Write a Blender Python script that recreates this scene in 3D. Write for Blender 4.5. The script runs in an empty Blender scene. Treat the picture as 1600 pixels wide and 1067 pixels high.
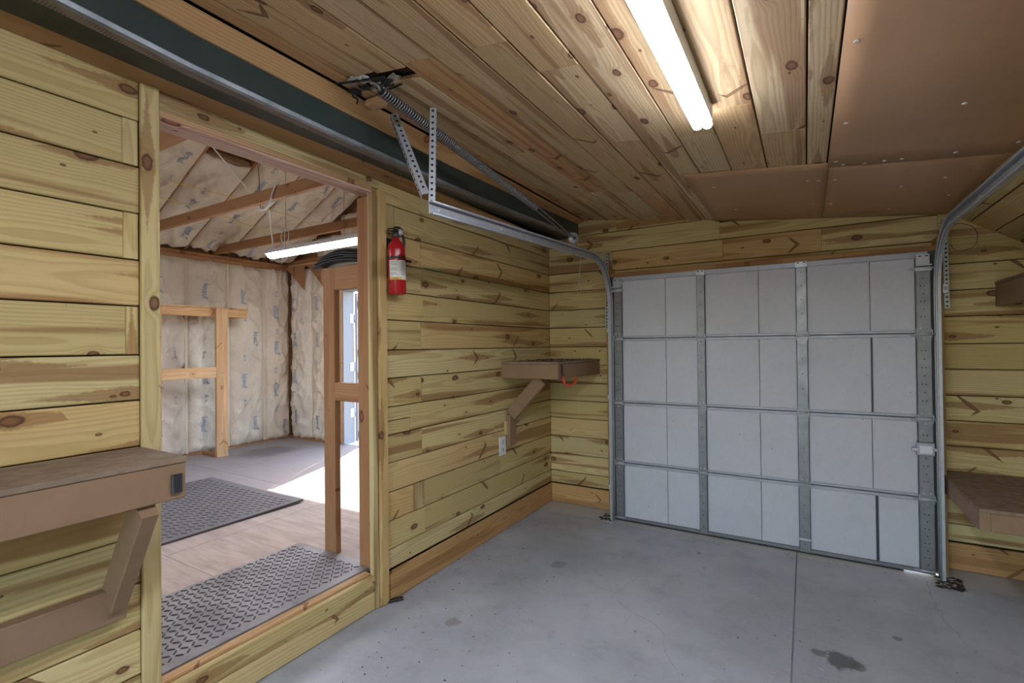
import bpy, bmesh, math, random
from mathutils import Vector, Matrix, noise
R = random.Random(11)
SC = bpy.context.scene
COL = SC.collection
PI = math.pi

# ------------------------------------------------------------------ camera, sky, sun, exposure
cam_d = bpy.data.cameras.new('camera')
cam_d.sensor_width = 36.0; cam_d.sensor_fit = 'HORIZONTAL'
cam_d.lens = 763.63 / 1600 * 36; cam_d.clip_start = .02
cam = bpy.data.objects.new('camera', cam_d); COL.objects.link(cam)
def cam_matrix(y, p, r, loc):
    Rt = Vector((math.cos(y), math.sin(y), 0)); F = Vector((-math.sin(y), math.cos(y), 0)); U = Vector((0, 0, 1))
    F, U = math.cos(p)*F + math.sin(p)*U, math.cos(p)*U - math.sin(p)*F
    Rt, U = math.cos(r)*Rt + math.sin(r)*U, math.cos(r)*U - math.sin(r)*Rt
    M = Matrix((Rt, U, -F)).transposed().to_4x4(); M.translation = loc
    return M
cam.matrix_world = cam_matrix(.540712, .00860645, -.0108363, (1.93, 0, 1.36))
SC.camera = cam

SC.view_settings.view_transform = 'Standard'
SC.view_settings.look = 'None'
SC.view_settings.gamma = 1
SC.view_settings.use_curve_mapping = False
SC.view_settings.exposure = 1.66
SC.cycles.use_denoising = True
SC.cycles.max_bounces = 10
SC.cycles.diffuse_bounces = 7
SC.cycles.sample_clamp_indirect = 6

SUN_AZ = Vector((-.48, .877, 0)); SUN_EL = math.radians(42.8)
W = bpy.data.worlds.new('sky'); SC.world = W; W.use_nodes = True
nt = W.node_tree; nt.nodes.clear()
sk = nt.nodes.new('ShaderNodeTexSky'); sk.sky_type = 'NISHITA'; sk.sun_disc = False
sk.sun_elevation = SUN_EL; sk.sun_rotation = math.atan2(SUN_AZ.x, SUN_AZ.y)
bg = nt.nodes.new('ShaderNodeBackground'); bg.inputs['Strength'].default_value = .5
wo = nt.nodes.new('ShaderNodeOutputWorld')
nt.links.new(sk.outputs[0], bg.inputs[0]); nt.links.new(bg.outputs[0], wo.inputs[0])

sun_d = bpy.data.lights.new('sun', 'SUN'); sun_d.energy = 5.0; sun_d.angle = math.radians(.53); sun_d.color = (1, .95, .88)
sun = bpy.data.objects.new('sun', sun_d); COL.objects.link(sun)
to_sun = (SUN_AZ.normalized()*math.cos(SUN_EL) + Vector((0, 0, math.sin(SUN_EL))))
sun.rotation_euler = to_sun.to_track_quat('Z', 'Y').to_euler()
sun.location = (-6, 9, 8)

TUBE_MAIN = 18.5      # emission of the shed's strip lights
TUBE_SIDE = 25.0      # emission of the side room's shop lights

# ------------------------------------------------------------------ node helpers
class NB:
    def __init__(s, name):
        s.m = bpy.data.materials.new(name); s.m.use_nodes = True
        s.t = s.m.node_tree; s.t.nodes.clear()
        s.out = s.t.nodes.new('ShaderNodeOutputMaterial'); s.b = s.t.nodes.new('ShaderNodeBsdfPrincipled')
        s.t.links.new(s.b.outputs[0], s.out.inputs[0])
    def n(s, ty, **kw):
        x = s.t.nodes.new(ty)
        for k, v in kw.items(): setattr(x, k, v)
        return x
    def L(s, a, b): s.t.links.new(a, b)
    def put(s, inp, v):
        if isinstance(v, (int, float, tuple, list)): inp.default_value = v
        else: s.L(v, inp)
    def math(s, op, a, b=None, c=None, clamp=False):
        x = s.n('ShaderNodeMath', operation=op, use_clamp=clamp)
        for i, v in enumerate((a, b, c)):
            if v is not None: s.put(x.inputs[i], v)
        return x.outputs[0]
    def vmath(s, op, a, b=None):
        x = s.n('ShaderNodeVectorMath', operation=op); s.put(x.inputs[0], a)
        if b is not None: s.put(x.inputs[1], b)
        return x.outputs[0]
    def mix(s, f, a, b, blend='MIX'):
        x = s.n('ShaderNodeMix', data_type='RGBA', blend_type=blend)
        s.put(x.inputs[0], f); s.put(x.inputs[6], a); s.put(x.inputs[7], b)
        return x.outputs[2]
    def step(s, v, a, b, lo=0.0, hi=1.0):
        x = s.n('ShaderNodeMapRange', interpolation_type='SMOOTHSTEP'); s.put(x.inputs[0], v)
        x.inputs[1].default_value = a; x.inputs[2].default_value = b; x.inputs[3].default_value = lo; x.inputs[4].default_value = hi
        return x.outputs[0]
    def noise(s, vec, scale, detail=3, rough=.55, dim='3D'):
        x = s.n('ShaderNodeTexNoise', noise_dimensions=dim); s.put(x.inputs['Vector'], vec)
        x.inputs['Scale'].default_value = scale; x.inputs['Detail'].default_value = detail; x.inputs['Roughness'].default_value = rough
        return x.outputs[0]
    def bump(s, h, strength, dist):
        x = s.n('ShaderNodeBump'); x.inputs['Strength'].default_value = strength; x.inputs['Distance'].default_value = dist
        s.L(h, x.inputs['Height']); s.L(x.outputs[0], s.b.inputs['Normal'])
    def obj_coord(s): return s.n('ShaderNodeTexCoord').outputs['Object']
    def rand(s): return s.n('ShaderNodeObjectInfo').outputs['Random']

def lin(h):
    h = h.lstrip('#'); c = [int(h[i:i+2], 16)/255 for i in (0, 2, 4)]
    return tuple(x/12.92 if x <= .04045 else ((x+.055)/1.055)**2.4 for x in c) + (1,)

def wood(name, tones, late, heart, knot, rough=.7, heart_amt=.55, knot_amt=1.0, grain=.5, stain=None, knot_in=None):
    """lengthwise sawn softwood; local X = grain, local Z = board normal"""
    b = NB(name); rnd = b.rand(); co = b.obj_coord()
    sep = b.n('ShaderNodeSeparateXYZ'); b.L(co, sep.inputs[0]); x, y, z = sep.outputs
    r1 = b.math('MULTIPLY', rnd, 173.3); r2 = b.math('FRACT', b.math('MULTIPLY', rnd, 57.17)); r3 = b.math('FRACT', b.math('MULTIPLY', rnd, 211.7))
    def comb(a, c, d):
        q = b.n('ShaderNodeCombineXYZ'); b.put(q.inputs[0], a); b.put(q.inputs[1], c); b.put(q.inputs[2], d); return q.outputs[0]
    xo = b.math('ADD', x, r1)
    # knots: cell points of a sparse Voronoi, shaped in metres
    yj = b.math('ADD', y, b.math('MULTIPLY', rnd, 31.7))
    def knots(sx, sy, gate, r0, r1_, chev=0.0):
        xx = b.math('ADD', xo, b.math('MULTIPLY', b.math('ABSOLUTE', b.math('ADD', y, b.math('MULTIPLY_ADD', r2, .04, -.02))), chev)) if chev else xo
        v = b.n('ShaderNodeTexVoronoi', voronoi_dimensions='2D', feature='F1'); v.inputs['Randomness'].default_value = .85; v.inputs['Scale'].default_value = 1
        px, py = b.math('MULTIPLY', xx, sx), b.math('MULTIPLY', yj, sy)
        b.L(comb(px, py, 0), v.inputs['Vector'])
        sp = b.n('ShaderNodeSeparateXYZ'); b.L(v.outputs['Position'], sp.inputs[0])
        sc = b.n('ShaderNodeSeparateColor'); b.L(v.outputs['Color'], sc.inputs[0])
        dx = b.math('DIVIDE', b.math('SUBTRACT', px, sp.outputs[0]), sx); dy = b.math('DIVIDE', b.math('SUBTRACT', py, sp.outputs[1]), sy)
        g = b.math('GREATER_THAN', sc.outputs[0], gate); g2 = b.math('MULTIPLY', g, b.math('GREATER_THAN', sc.outputs[2], .4))
        Rr = b.math('MULTIPLY_ADD', sc.outputs[1], r1_-r0, r0)
        wv = b.math('MULTIPLY', b.math('SUBTRACT', b.noise(co, 55, 2), .5), .55)
        kx = .55 if not chev else 1.15; ky = 1.0 if not chev else .28
        d = b.math('SQRT', b.math('ADD', b.math('POWER', b.math('MULTIPLY', dx, kx), 2), b.math('POWER', b.math('MULTIPLY', dy, ky), 2)))
        q = b.math('ADD', b.math('DIVIDE', d, Rr), wv)
        core = b.math('MULTIPLY', b.step(q, .75, 1.1, 1, 0), g); rim = b.math('MULTIPLY', core, b.step(q, .35, .85))
        fl = b.math('ADD', b.math('DIVIDE', b.math('ABSOLUTE', dx), .26), b.math('ADD', b.math('DIVIDE', b.math('ABSOLUTE', dy), .028), wv))
        flame = b.math('MULTIPLY', b.step(fl, .75, 1.1, 1, 0), g2)
        halo = b.math('MULTIPLY', b.step(d, 0.0, .045, 1, 0), g)
        return core, rim, flame, halo
    k1, m1_, f1, h1 = knots(2.3, 7.5, .52, .008, .019)
    k2, m2_, f2, h2 = knots(4.5, 14.0, .86, .003, .006)
    k3, m3_, f3, h3 = knots(1.9, 5.5, .66, .010, .019, 1.0)
    kc = b.math('MAXIMUM', b.math('MAXIMUM', k1, k2), k3); kr = b.math('MAXIMUM', b.math('MAXIMUM', m1_, m2_), b.math('MULTIPLY', m3_, .5))
    kf = b.math('MAXIMUM', f1, f3); kh = b.math('MAXIMUM', h1, b.math('MULTIPLY', h2, .4))
    # growth rings
    wob = b.math('MULTIPLY', b.math('SUBTRACT', b.noise(comb(b.math('MULTIPLY', xo, 1.3), b.math('MULTIPLY', y, 6), z), 1.0, 3), .5), .05)
    yy = b.math('ADD', b.math('ADD', y, b.math('MULTIPLY', b.math('SUBTRACT', r2, .5), .16)), wob)
    zz = b.math('ADD', b.math('ADD', z, b.math('MULTIPLY_ADD', r3, .06, .025)), b.math('MULTIPLY', b.math('SUBTRACT', b.noise(comb(b.math('MULTIPLY', xo, .9), 0, 0), 1.0, 2), .5), .07))
    rad = b.math('SQRT', b.math('ADD', b.math('MULTIPLY', yy, yy), b.math('MULTIPLY', zz, zz)))
    rad = b.math('ADD', rad, b.math('MULTIPLY', b.math('MULTIPLY', kh, kh), .02))
    ph = b.math('FRACT', b.math('MULTIPLY', rad, 105))
    ring = b.math('MULTIPLY', b.step(ph, .25, .85), b.step(ph, .9, 1.0, 1, 0))
    fib = b.noise(comb(b.math('MULTIPLY', xo, 5), b.math('MULTIPLY', y, 220), b.math('MULTIPLY', z, 220)), 1, 3, .6)
    # heartwood streak along the board
    hs = b.noise(comb(b.math('MULTIPLY', xo, .55), b.math('MULTIPLY_ADD', y, 11, r1), b.math('MULTIPLY', z, 11)), 1, 2.5, .5)
    hm = b.math('MULTIPLY', b.math('MAXIMUM', b.step(hs, .555, .63), b.math('MULTIPLY', kf, .9)), heart_amt)
    # tones by board
    t1 = b.mix(b.step(r2, .15, .75), lin(tones[0]), lin(tones[1]))
    t2 = b.mix(b.step(r3, .7, .95), t1, lin(tones[2]))
    blotch = b.noise(comb(b.math('MULTIPLY', xo, 1.1), b.math('MULTIPLY', y, 5), z), 1.6, 3)
    c = b.mix(b.step(blotch, .35, .75, 0, .45), t2, lin(tones[1]))
    c = b.mix(b.math('MULTIPLY', ring, grain), c, lin(late))
    c = b.mix(hm, c, lin(heart))
    c = b.mix(b.math('MULTIPLY', b.step(fib, .35, .7), .16), c, lin(late))
    c = b.mix(b.math('MULTIPLY', b.math('MULTIPLY', kh, kh), .3*knot_amt), c, lin(heart))
    c = b.mix(b.math('MULTIPLY', kc, .85*knot_amt), c, lin(knot_in or heart))
    c = b.mix(b.math('MULTIPLY', kr, .8*knot_amt), c, lin(knot))
    if stain:
        sn = b.noise(comb(b.math('MULTIPLY', xo, 2), b.math('MULTIPLY', y, 7), z), 3, 5, .65)
        c = b.mix(b.step(sn, .55, .75, 0, .5), c, lin(stain))
    specks = b.step(b.noise(co, 75, 2), .72, .78, 0, .35)
    c = b.mix(specks, c, lin(knot))
    hsv = b.n('ShaderNodeHueSaturation'); b.L(c, hsv.inputs['Color']); b.L(b.math('MULTIPLY_ADD', r3, .22, .88), hsv.inputs['Value'])
    b.L(hsv.outputs[0], b.b.inputs['Base Color']); b.b.inputs['Roughness'].default_value = rough
    b.b.inputs['Specular IOR Level'].default_value = .3
    b.bump(b.math('ADD', b.math('MULTIPLY', ring, .5), fib), .18, .002)
    return b.m

def plain(name, col, rough=.6, metal=0.0, mottled=0.0, scale=8, dark=None, bump=0.0, bump_scale=120, spec=.5):
    b = NB(name); co = b.obj_coord(); c = lin(col)
    if mottled:
        nz = b.noise(b.vmath('ADD', co, b.n('ShaderNodeObjectInfo').outputs['Location']), scale, 5, .6)
        c = b.mix(b.step(nz, .3, .75, 0, mottled), c, lin(dark or '#000000'))
        b.L(c, b.b.inputs['Base Color'])
        b.L(b.math('ADD', b.math('MULTIPLY', nz, .25), rough-.12), b.b.inputs['Roughness'])
    else:
        b.b.inputs['Base Color'].default_value = c; b.b.inputs['Roughness'].default_value = rough
    b.b.inputs['Metallic'].default_value = metal; b.b.inputs['Specular IOR Level'].default_value = spec
    if bump: b.bump(b.noise(co, bump_scale, 3), bump, .002)
    return b.m

def emit(name, col, strength):
    b = NB(name); b.b.inputs['Base Color'].default_value = lin('#f4f4f4'); b.b.inputs['Emission Color'].default_value = lin(col)
    b.b.inputs['Emission Strength'].default_value = strength; return b.m

M = {}
M['wall'] = wood('pine_wall', ('#cebc8b', '#c3ad77', '#bf9d6a'), '#9a8045', '#875d36', '#40271a', heart_amt=.74, grain=.38, knot_in='#75502f')
M['ceil'] = wood('pine_ceiling', ('#d9c19a', '#cbab7e', '#bc9064'), '#94724a', '#8a5c3a', '#43291d', heart_amt=.6, stain='#8f7352', grain=.4, knot_in='#7a5236')
M['base'] = wood('pine_baseboard', ('#c29a66', '#b98f5d', '#b0875a'), '#966e42', '#875a34', '#4a2a18', heart_amt=.5)
M['trimo'] = wood('pine_soffit_trim', ('#b99466', '#ae895c', '#a27d52'), '#946a3e', '#80522d', '#3a2014', heart_amt=.6)
M['stud'] = wood('stud_timber', ('#a67d57', '#9b724d', '#8f6642'), '#925f38', '#7e4d2d', '#452616', heart_amt=.5)
M['studl'] = wood('pale_stud_timber', ('#d0ac82', '#c8a279', '#be956b'), '#ad8050', '#9d7043', '#6a4126', heart_amt=.35)
M['pink'] = wood('door_head_timber', ('#e0c9bc', '#d8bdae', '#cfae9c'), '#96705f', '#854b3a', '#4a2418', heart_amt=.45)  # whitish pink stands in for light on the head's underside
M['dark'] = plain('dark_backing', '#33241a', .9)
M['brown'] = plain('brown_shelf_paint', '#8d7056', .5, mottled=.3, scale=9, dark='#6f5842', bump=.15, spec=.35)
M['browntop'] = plain('dusty_brown_shelf_top', '#8d7762', .7, mottled=.6, scale=22, dark='#5d4f42', bump=.3, spec=.25)
M['panel'] = plain('brown_hardboard', '#b78f6b', .38, mottled=.35, scale=2.0, dark='#a37c56', spec=.45)
M['galv'] = plain('galvanised_steel', '#b4b7bb', .45, metal=.55, mottled=.35, scale=30, dark='#94979b')
M['stile'] = plain('grey_steel_stile', '#828284', .42, metal=.6, mottled=.5, scale=14, dark='#656668')
M['railm'] = plain('pale_steel_rail', '#a2a3aa', .5, metal=.35, mottled=.3, scale=20, dark='#84858c')
M['steeld'] = plain('dark_steel', '#4b4a4a', .5, metal=.7)
M['hole'] = plain('shadowed_hole', '#1b1a1a', .9)
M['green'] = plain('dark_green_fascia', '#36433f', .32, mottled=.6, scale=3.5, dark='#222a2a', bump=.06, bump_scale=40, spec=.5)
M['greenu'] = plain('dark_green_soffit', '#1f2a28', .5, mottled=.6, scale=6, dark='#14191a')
M['drip'] = plain('worn_drip_edge', '#8e9397', .45, metal=.5, mottled=.6, scale=12, dark='#565c5e')
M['spring'] = plain('oily_spring_steel', '#7d7876', .4, metal=.6)
M['red'] = plain('red_enamel', '#a3161c', .22, spec=.6)
M['black'] = plain('black_plastic', '#191919', .45)
M['blackm'] = plain('black_clip', '#2b2b2d', .5)
M['white'] = plain('white_plastic', '#d8d8d8', .35)
M['housing'] = plain('light_housing_enamel', '#c9ccd0', .4)
M['paper'] = plain('label_paper', '#d9d6d0', .5)
M['ink'] = plain('label_ink', '#4d5157', .6)
M['yellow'] = plain('label_yellow', '#cdb24a', .5)
M['orange'] = plain('orange_rubber', '#d5512a', .5)
M['tarp'] = plain('charcoal_tarpaulin', '#2c2a2b', .6, mottled=.5, scale=20, dark='#1c1b1c', bump=.4, bump_scale=60)
M['cordy'] = plain('yellow_cord', '#dcc060', .6)
M['cordw'] = plain('white_cord', '#dcdbd6', .5)
M['cordb'] = plain('brown_cord', '#5b4a3d', .6)
M['print'] = plain('blue_grey_print', '#98a0ac', .8)
M['leafdoor'] = plain('mauve_siding', '#8d7d76', .6)
M['leafgreen'] = plain('green_door_band', '#2f4a40', .5)
M['doorwhite'] = plain('white_door_jamb', '#8f8d93', .5)
M['greenmark'] = plain('green_crayon', '#4f7f5f', .8)
M['cap'] = plain('pale_screw_head', '#e6e4e0', .4)
M['debris'] = plain('leaf_debris', '#3a2d22', .9, mottled=.6, scale=60, dark='#1c1612')
M['chip'] = plain('pale_concrete_chip', '#c2beb6', .85, mottled=.4, scale=60, dark='#8d8a84')
M['fibre'] = plain('glass_fibre_wool', '#a07a58', .95, mottled=.6, scale=30, dark='#6b4d36', bump=.6, bump_scale=50)
M['mess'] = plain('torn_tape', '#bcb6ac', .8, mottled=.8, scale=50, dark='#4b4037', bump=.5, bump_scale=60)
M['tube_main'] = emit('strip_light_diffuser', '#e4ecff', TUBE_MAIN)
M['tube_side'] = emit('shop_light_diffuser', '#eef1ff', TUBE_SIDE)

def foam():
    b = NB('white_foam_board'); co = b.obj_coord(); rnd = b.rand()
    sep = b.n('ShaderNodeSeparateXYZ'); b.L(co, sep.inputs[0]); x, y, z = sep.outputs
    q = b.n('ShaderNodeCombineXYZ'); b.L(b.math('MULTIPLY_ADD', rnd, 40, b.math('MULTIPLY', x, 1.2)), q.inputs[0]); b.L(b.math('MULTIPLY', z, 60), q.inputs[2])
    ln = b.step(b.noise(q.outputs[0], 1, 2), .62, .68)
    gr = b.noise(b.vmath('ADD', co, b.n('ShaderNodeObjectInfo').outputs['Location']), 40, 4, .6)
    dirt = b.noise(b.vmath('ADD', co, b.n('ShaderNodeObjectInfo').outputs['Location']), 3.5, 4, .6)
    c = b.mix(b.step(gr, .3, .8, 0, .3), lin('#bdbdc2'), lin('#a9a9af'))
    c = b.mix(b.step(dirt, .5, .8, 0, .3), c, lin('#a9a5a3'))
    c = b.mix(b.math('MULTIPLY', ln, .14), c, lin('#8f8e93'))
    spk = b.step(b.noise(b.vmath('ADD', co, b.n('ShaderNodeObjectInfo').outputs['Location']), 34, 1), .79, .82, 0, .6)
    c = b.mix(spk, c, lin('#55514e'))
    b.L(c, b.b.inputs['Base Color']); b.b.inputs['Roughness'].default_value = .75
    b.bump(b.math('SUBTRACT', b.math('MULTIPLY', gr, .8), ln), .35, .003); return b.m
M['foam'] = foam()

def concrete():
    b = NB('grey_concrete'); co = b.obj_coord()
    big = b.noise(co, 1.3, 5, .6); mid = b.noise(co, 6, 6, .65); fine = b.noise(co, 45, 4, .7)
    c = b.mix(b.step(big, .35, .68), lin('#9b9da0'), lin('#b4b6b9'))
    c = b.mix(b.step(mid, .48, .75, 0, .5), c, lin('#8b8b8c'))
    c = b.mix(b.step(fine, .3, .8, 0, .3), c, lin('#babbbb'))
    c = b.mix(b.step(b.noise(co, 30, 1), .74, .78, 0, .8), c, lin('#4a463f'))
    c = b.mix(b.step(b.noise(b.vmath('ADD', co, (9, 4, 2)), 18, 1), .76, .79, 0, .6), c, lin('#bdbbb8'))
    def spot(x, y, r, col, amt):
        d = b.vmath('SUBTRACT', co, (x, y, 0)); ln = b.n('ShaderNodeVectorMath', operation='LENGTH'); b.L(d, ln.inputs[0])
        dd = b.math('ADD', ln.outputs['Value'], b.math('MULTIPLY', b.math('SUBTRACT', b.noise(co, 22, 4, .7), .5), r*1.6))
        return b.step(dd, r*.7, r*1.15, amt, 0), lin(col)
    for a in ((2.045, 2.515, .065, '#4c4a44', .8), (1.965, 2.53, .03, '#4c4a44', .6), (2.1, 2.50, .03, '#56534c', .6), (2.27, 2.83, .02, '#4c4a44', .6),
              (.60, 2.75, .05, '#5b564e', .4), (.42, 1.92, .04, '#6d6558', .5), (1.6, 1.7, .3, '#8b8b8d', .3), (.9, 2.4, .35, '#b6b7ba', .35)):
        f, col = spot(*a); c = b.mix(f, c, col)
    vor = b.n('ShaderNodeTexVoronoi', feature='DISTANCE_TO_EDGE'); vor.inputs['Scale'].default_value = .62
    wn = b.n('ShaderNodeTexNoise'); b.L(co, wn.inputs['Vector']); wn.inputs['Scale'].default_value = 2.2; wn.inputs['Detail'].default_value = 5
    b.L(b.vmath('ADD', co, b.vmath('MULTIPLY', wn.outputs['Color'], (.35, .35, 0))), vor.inputs['Vector'])
    c = b.mix(b.math('MULTIPLY', b.step(vor.outputs['Distance'], .0, .0022, 1, 0), b.step(big, .45, .65, 0, .45)), c, lin('#56555a'))
    # pale worn lip in front of the overhead door
    sep = b.n('ShaderNodeSeparateXYZ'); b.L(co, sep.inputs[0])
    yy = b.math('ADD', sep.outputs[1], b.math('MULTIPLY', b.math('SUBTRACT', mid, .5), .09))
    c = b.mix(b.math('MULTIPLY', b.step(yy, 3.595, 3.62), .6), c, lin('#c2beb3'))
    b.L(c, b.b.inputs['Base Color']); b.L(b.math('MULTIPLY_ADD', mid, .25, .45), b.b.inputs['Roughness'])
    b.bump(b.math('ADD', fine, mid), .12, .003); return b.m
M['conc'] = concrete()

def ply():
    b = NB('worn_plywood_floor'); co = b.obj_coord()
    st = b.n('ShaderNodeMapping'); b.L(co, st.inputs['Vector']); st.inputs['Scale'].default_value = (1.2, 8, 1)
    g = b.noise(st.outputs[0], 3, 5, .6); big = b.noise(co, .9, 4, .6)
    c = b.mix(b.step(g, .3, .75), lin('#a99486'), lin('#8c786c'))
    sep = b.n('ShaderNodeSeparateXYZ'); b.L(co, sep.inputs[0])
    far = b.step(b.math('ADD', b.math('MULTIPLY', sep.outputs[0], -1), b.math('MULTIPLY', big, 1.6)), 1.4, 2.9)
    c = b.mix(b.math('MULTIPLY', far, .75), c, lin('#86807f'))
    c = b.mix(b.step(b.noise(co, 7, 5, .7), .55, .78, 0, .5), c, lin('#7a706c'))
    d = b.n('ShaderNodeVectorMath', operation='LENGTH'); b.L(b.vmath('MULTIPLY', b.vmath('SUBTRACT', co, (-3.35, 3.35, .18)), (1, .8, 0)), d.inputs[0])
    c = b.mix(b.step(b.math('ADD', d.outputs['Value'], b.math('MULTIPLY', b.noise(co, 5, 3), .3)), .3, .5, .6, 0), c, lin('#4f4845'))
    b.L(c, b.b.inputs['Base Color']); b.b.inputs['Roughness'].default_value = .7; b.bump(g, .1, .002); return b.m
M['ply'] = ply()

def kraft():
    b = NB('kraft_paper_facing'); co = b.obj_coord(); rnd = b.rand()
    nz = b.noise(co, 2.5, 4); fine = b.noise(co, 30, 4, .7)
    c = b.mix(b.step(nz, .3, .7), lin('#d8cab5'), lin('#c8b79f'))
    c = b.mix(b.math('MULTIPLY', b.step(rnd, .2, .9), .35), c, lin('#dbd4cc'))
    c = b.mix(b.step(fine, .45, .8, 0, .25), c, lin('#b6a48d'))
    b.L(c, b.b.inputs['Base Color']); b.b.inputs['Roughness'].default_value = .55; 
    mp = b.n('ShaderNodeMapping'); b.L(b.vmath('ADD', co, b.vmath('MULTIPLY', (7.3, 3.1, 5.7), b.n('ShaderNodeObjectInfo').outputs['Random']) if False else co), mp.inputs['Vector']); mp.inputs['Rotation'].default_value = (.5, .3, .2); mp.inputs['Scale'].default_value = (1, 1.3, .7)
    rg = b.n('ShaderNodeTexNoise', noise_type='RIDGED_MULTIFRACTAL'); b.L(mp.outputs[0], rg.inputs['Vector']); rg.inputs['Scale'].default_value = 2.6; rg.inputs['Detail'].default_value = 3; rg.inputs['Distortion'].default_value = .8
    b.bump(b.math('ADD', b.math('MULTIPLY', rg.outputs[0], .5), b.math('MULTIPLY', b.noise(co, 16, 5, .6), .6)), .9, .022); return b.m
M['kraft'] = kraft()

def rubber():
    b = NB('grey_rubber_mat'); co = b.obj_coord(); nz = b.noise(co, 4, 5, .65); f = b.noise(co, 60, 3)
    c = b.mix(b.step(nz, .35, .72), lin('#8e8682'), lin('#6a6361')); c = b.mix(b.step(f, .4, .8, 0, .3), c, lin('#8e8783'))
    b.L(c, b.b.inputs['Base Color']); b.b.inputs['Roughness'].default_value = .6; return b.m
M['mat'] = rubber()
M['tread'] = plain('shade_toned_tread_bars', '#3f3c3d', .5, mottled=.5, scale=5, dark='#595352')  # bars coloured dark to stand in for shading on their sides
M['mat2'] = plain('dark_grey_rubber', '#5c5859', .6, mottled=.5, scale=5, dark='#706b69')
M['tread2'] = plain('dark_tread_bars', '#4a4748', .55, mottled=.4, scale=5, dark='#666262')

def perf():
    b = NB('perforated_soffit_vent'); co = b.obj_coord()
    v = b.n('ShaderNodeTexVoronoi', feature='F1'); v.inputs['Scale'].default_value = 120; v.inputs['Randomness'].default_value = 0; b.L(co, v.inputs['Vector'])
    d = b.noise(co, 5, 4)
    c = b.mix(b.step(v.outputs['Distance'], .25, .4), lin('#15100e'), lin('#7a6f69')); c = b.mix(b.step(d, .35, .7, 0, .7), c, lin('#4a372b'))
    b.L(c, b.b.inputs['Base Color']); b.b.inputs['Roughness'].default_value = .5; return b.m
M['perf'] = perf()

def grass():
    b = NB('gravel_and_grass'); co = b.obj_coord(); n1 = b.noise(co, .6, 5); n2 = b.noise(co, 14, 5)
    c = b.mix(b.step(n1, .4, .65), lin('#8a7d6c'), lin('#66703f')); c = b.mix(b.step(n2, .4, .7, 0, .5), c, lin('#4c4a35'))
    b.L(c, b.b.inputs['Base Color']); b.b.inputs['Roughness'].default_value = .9; return b.m
M['grass'] = grass()

# ------------------------------------------------------------------ object helpers
WM = {}
def link(o, parent, mw):
    COL.objects.link(o); WM[o] = mw
    if parent is not None:
        o.parent = parent; o.matrix_basis = WM[parent].inverted() @ mw
    else:
        o.matrix_basis = mw
    return o
def tagd(o, label=None, cat=None, group=None, kind=None):
    for k, v in (('label', label), ('category', cat), ('group', group), ('kind', kind)):
        if v: o[k] = v
    return o
def empty(name, loc, label=None, cat=None, group=None, kind=None):
    o = bpy.data.objects.new(name, None); o.empty_display_size = .05
    link(o, None, Matrix.Translation(loc)); return tagd(o, label, cat, group, kind)
def mesh_obj(name, verts, faces, mat, parent=None, mw=None, smooth=False):
    me = bpy.data.meshes.new(name); me.from_pydata([tuple(v) for v in verts], [], faces); me.update()
    bm = bmesh.new(); bm.from_mesh(me); bmesh.ops.recalc_face_normals(bm, faces=bm.faces); bm.to_mesh(me); bm.free()
    if smooth:
        for p in me.polygons: p.use_smooth = True
    mats = mat if isinstance(mat, (list, tuple)) else [mat]
    for m in mats: me.materials.append(m)
    return link(bpy.data.objects.new(name, me), parent, mw or Matrix())
def bar_geo(L, Wd, T, c):
    """chamfered bar, centred, X long, Z thin"""
    c = min(c, Wd*.3, T*.3); h, w, t = L/2, Wd/2, T/2
    sec = [(-w+c, -t), (w-c, -t), (w, -t+c), (w, t-c), (w-c, t), (-w+c, t), (-w, t-c), (-w, -t+c)]
    v = [(-h, a, b) for a, b in sec] + [(h, a, b) for a, b in sec]
    f = [(i, (i+1) % 8, 8+(i+1) % 8, 8+i) for i in range(8)] + [tuple(range(7, -1, -1)), tuple(range(8, 16))]
    return v, f
def board(name, xr, yr, zr, mat, parent=None, c=.002):
    cen = Vector([(a[0]+a[1])/2 for a in (xr, yr, zr)]); d = [abs(a[1]-a[0]) for a in (xr, yr, zr)]
    o = sorted(range(3), key=lambda i: -d[i]); X = Vector([float(i == o[0]) for i in range(3)]); Z = Vector([float(i == o[2]) for i in range(3)])
    Y = Z.cross(X); mw = Matrix((X, Y, Z)).transposed().to_4x4(); mw.translation = cen
    v, f = bar_geo(d[o[0]], d[o[1]], d[o[2]], c)
    return mesh_obj(name, v, f, mat, parent, mw)
def beam(name, p0, p1, Wd, T, nrm, mat, parent=None, c=.002):
    """bar from p0 to p1, nrm = thin direction"""
    p0, p1 = Vector(p0), Vector(p1); X = (p1-p0).normalized(); Z = Vector(nrm); Z = (Z - X*Z.dot(X)).normalized(); Y = Z.cross(X)
    mw = Matrix((X, Y, Z)).transposed().to_4x4(); mw.translation = (p0+p1)/2
    v, f = bar_geo((p1-p0).length, Wd, T, c); return mesh_obj(name, v, f, mat, parent, mw)
def smooth_path(pts, n=8):
    pts = [Vector(p) for p in pts]; out = []
    for i in range(len(pts)-1):
        a = pts[max(i-1, 0)]; b = pts[i]; c = pts[i+1]; d = pts[min(i+2, len(pts)-1)]
        for k in range(n):
            t = k/n; out.append(.5*((2*b) + (c-a)*t + (2*a-5*b+4*c-d)*t*t + (3*b-a-3*c+d)*t**3))
    out.append(pts[-1]); return out
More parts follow.
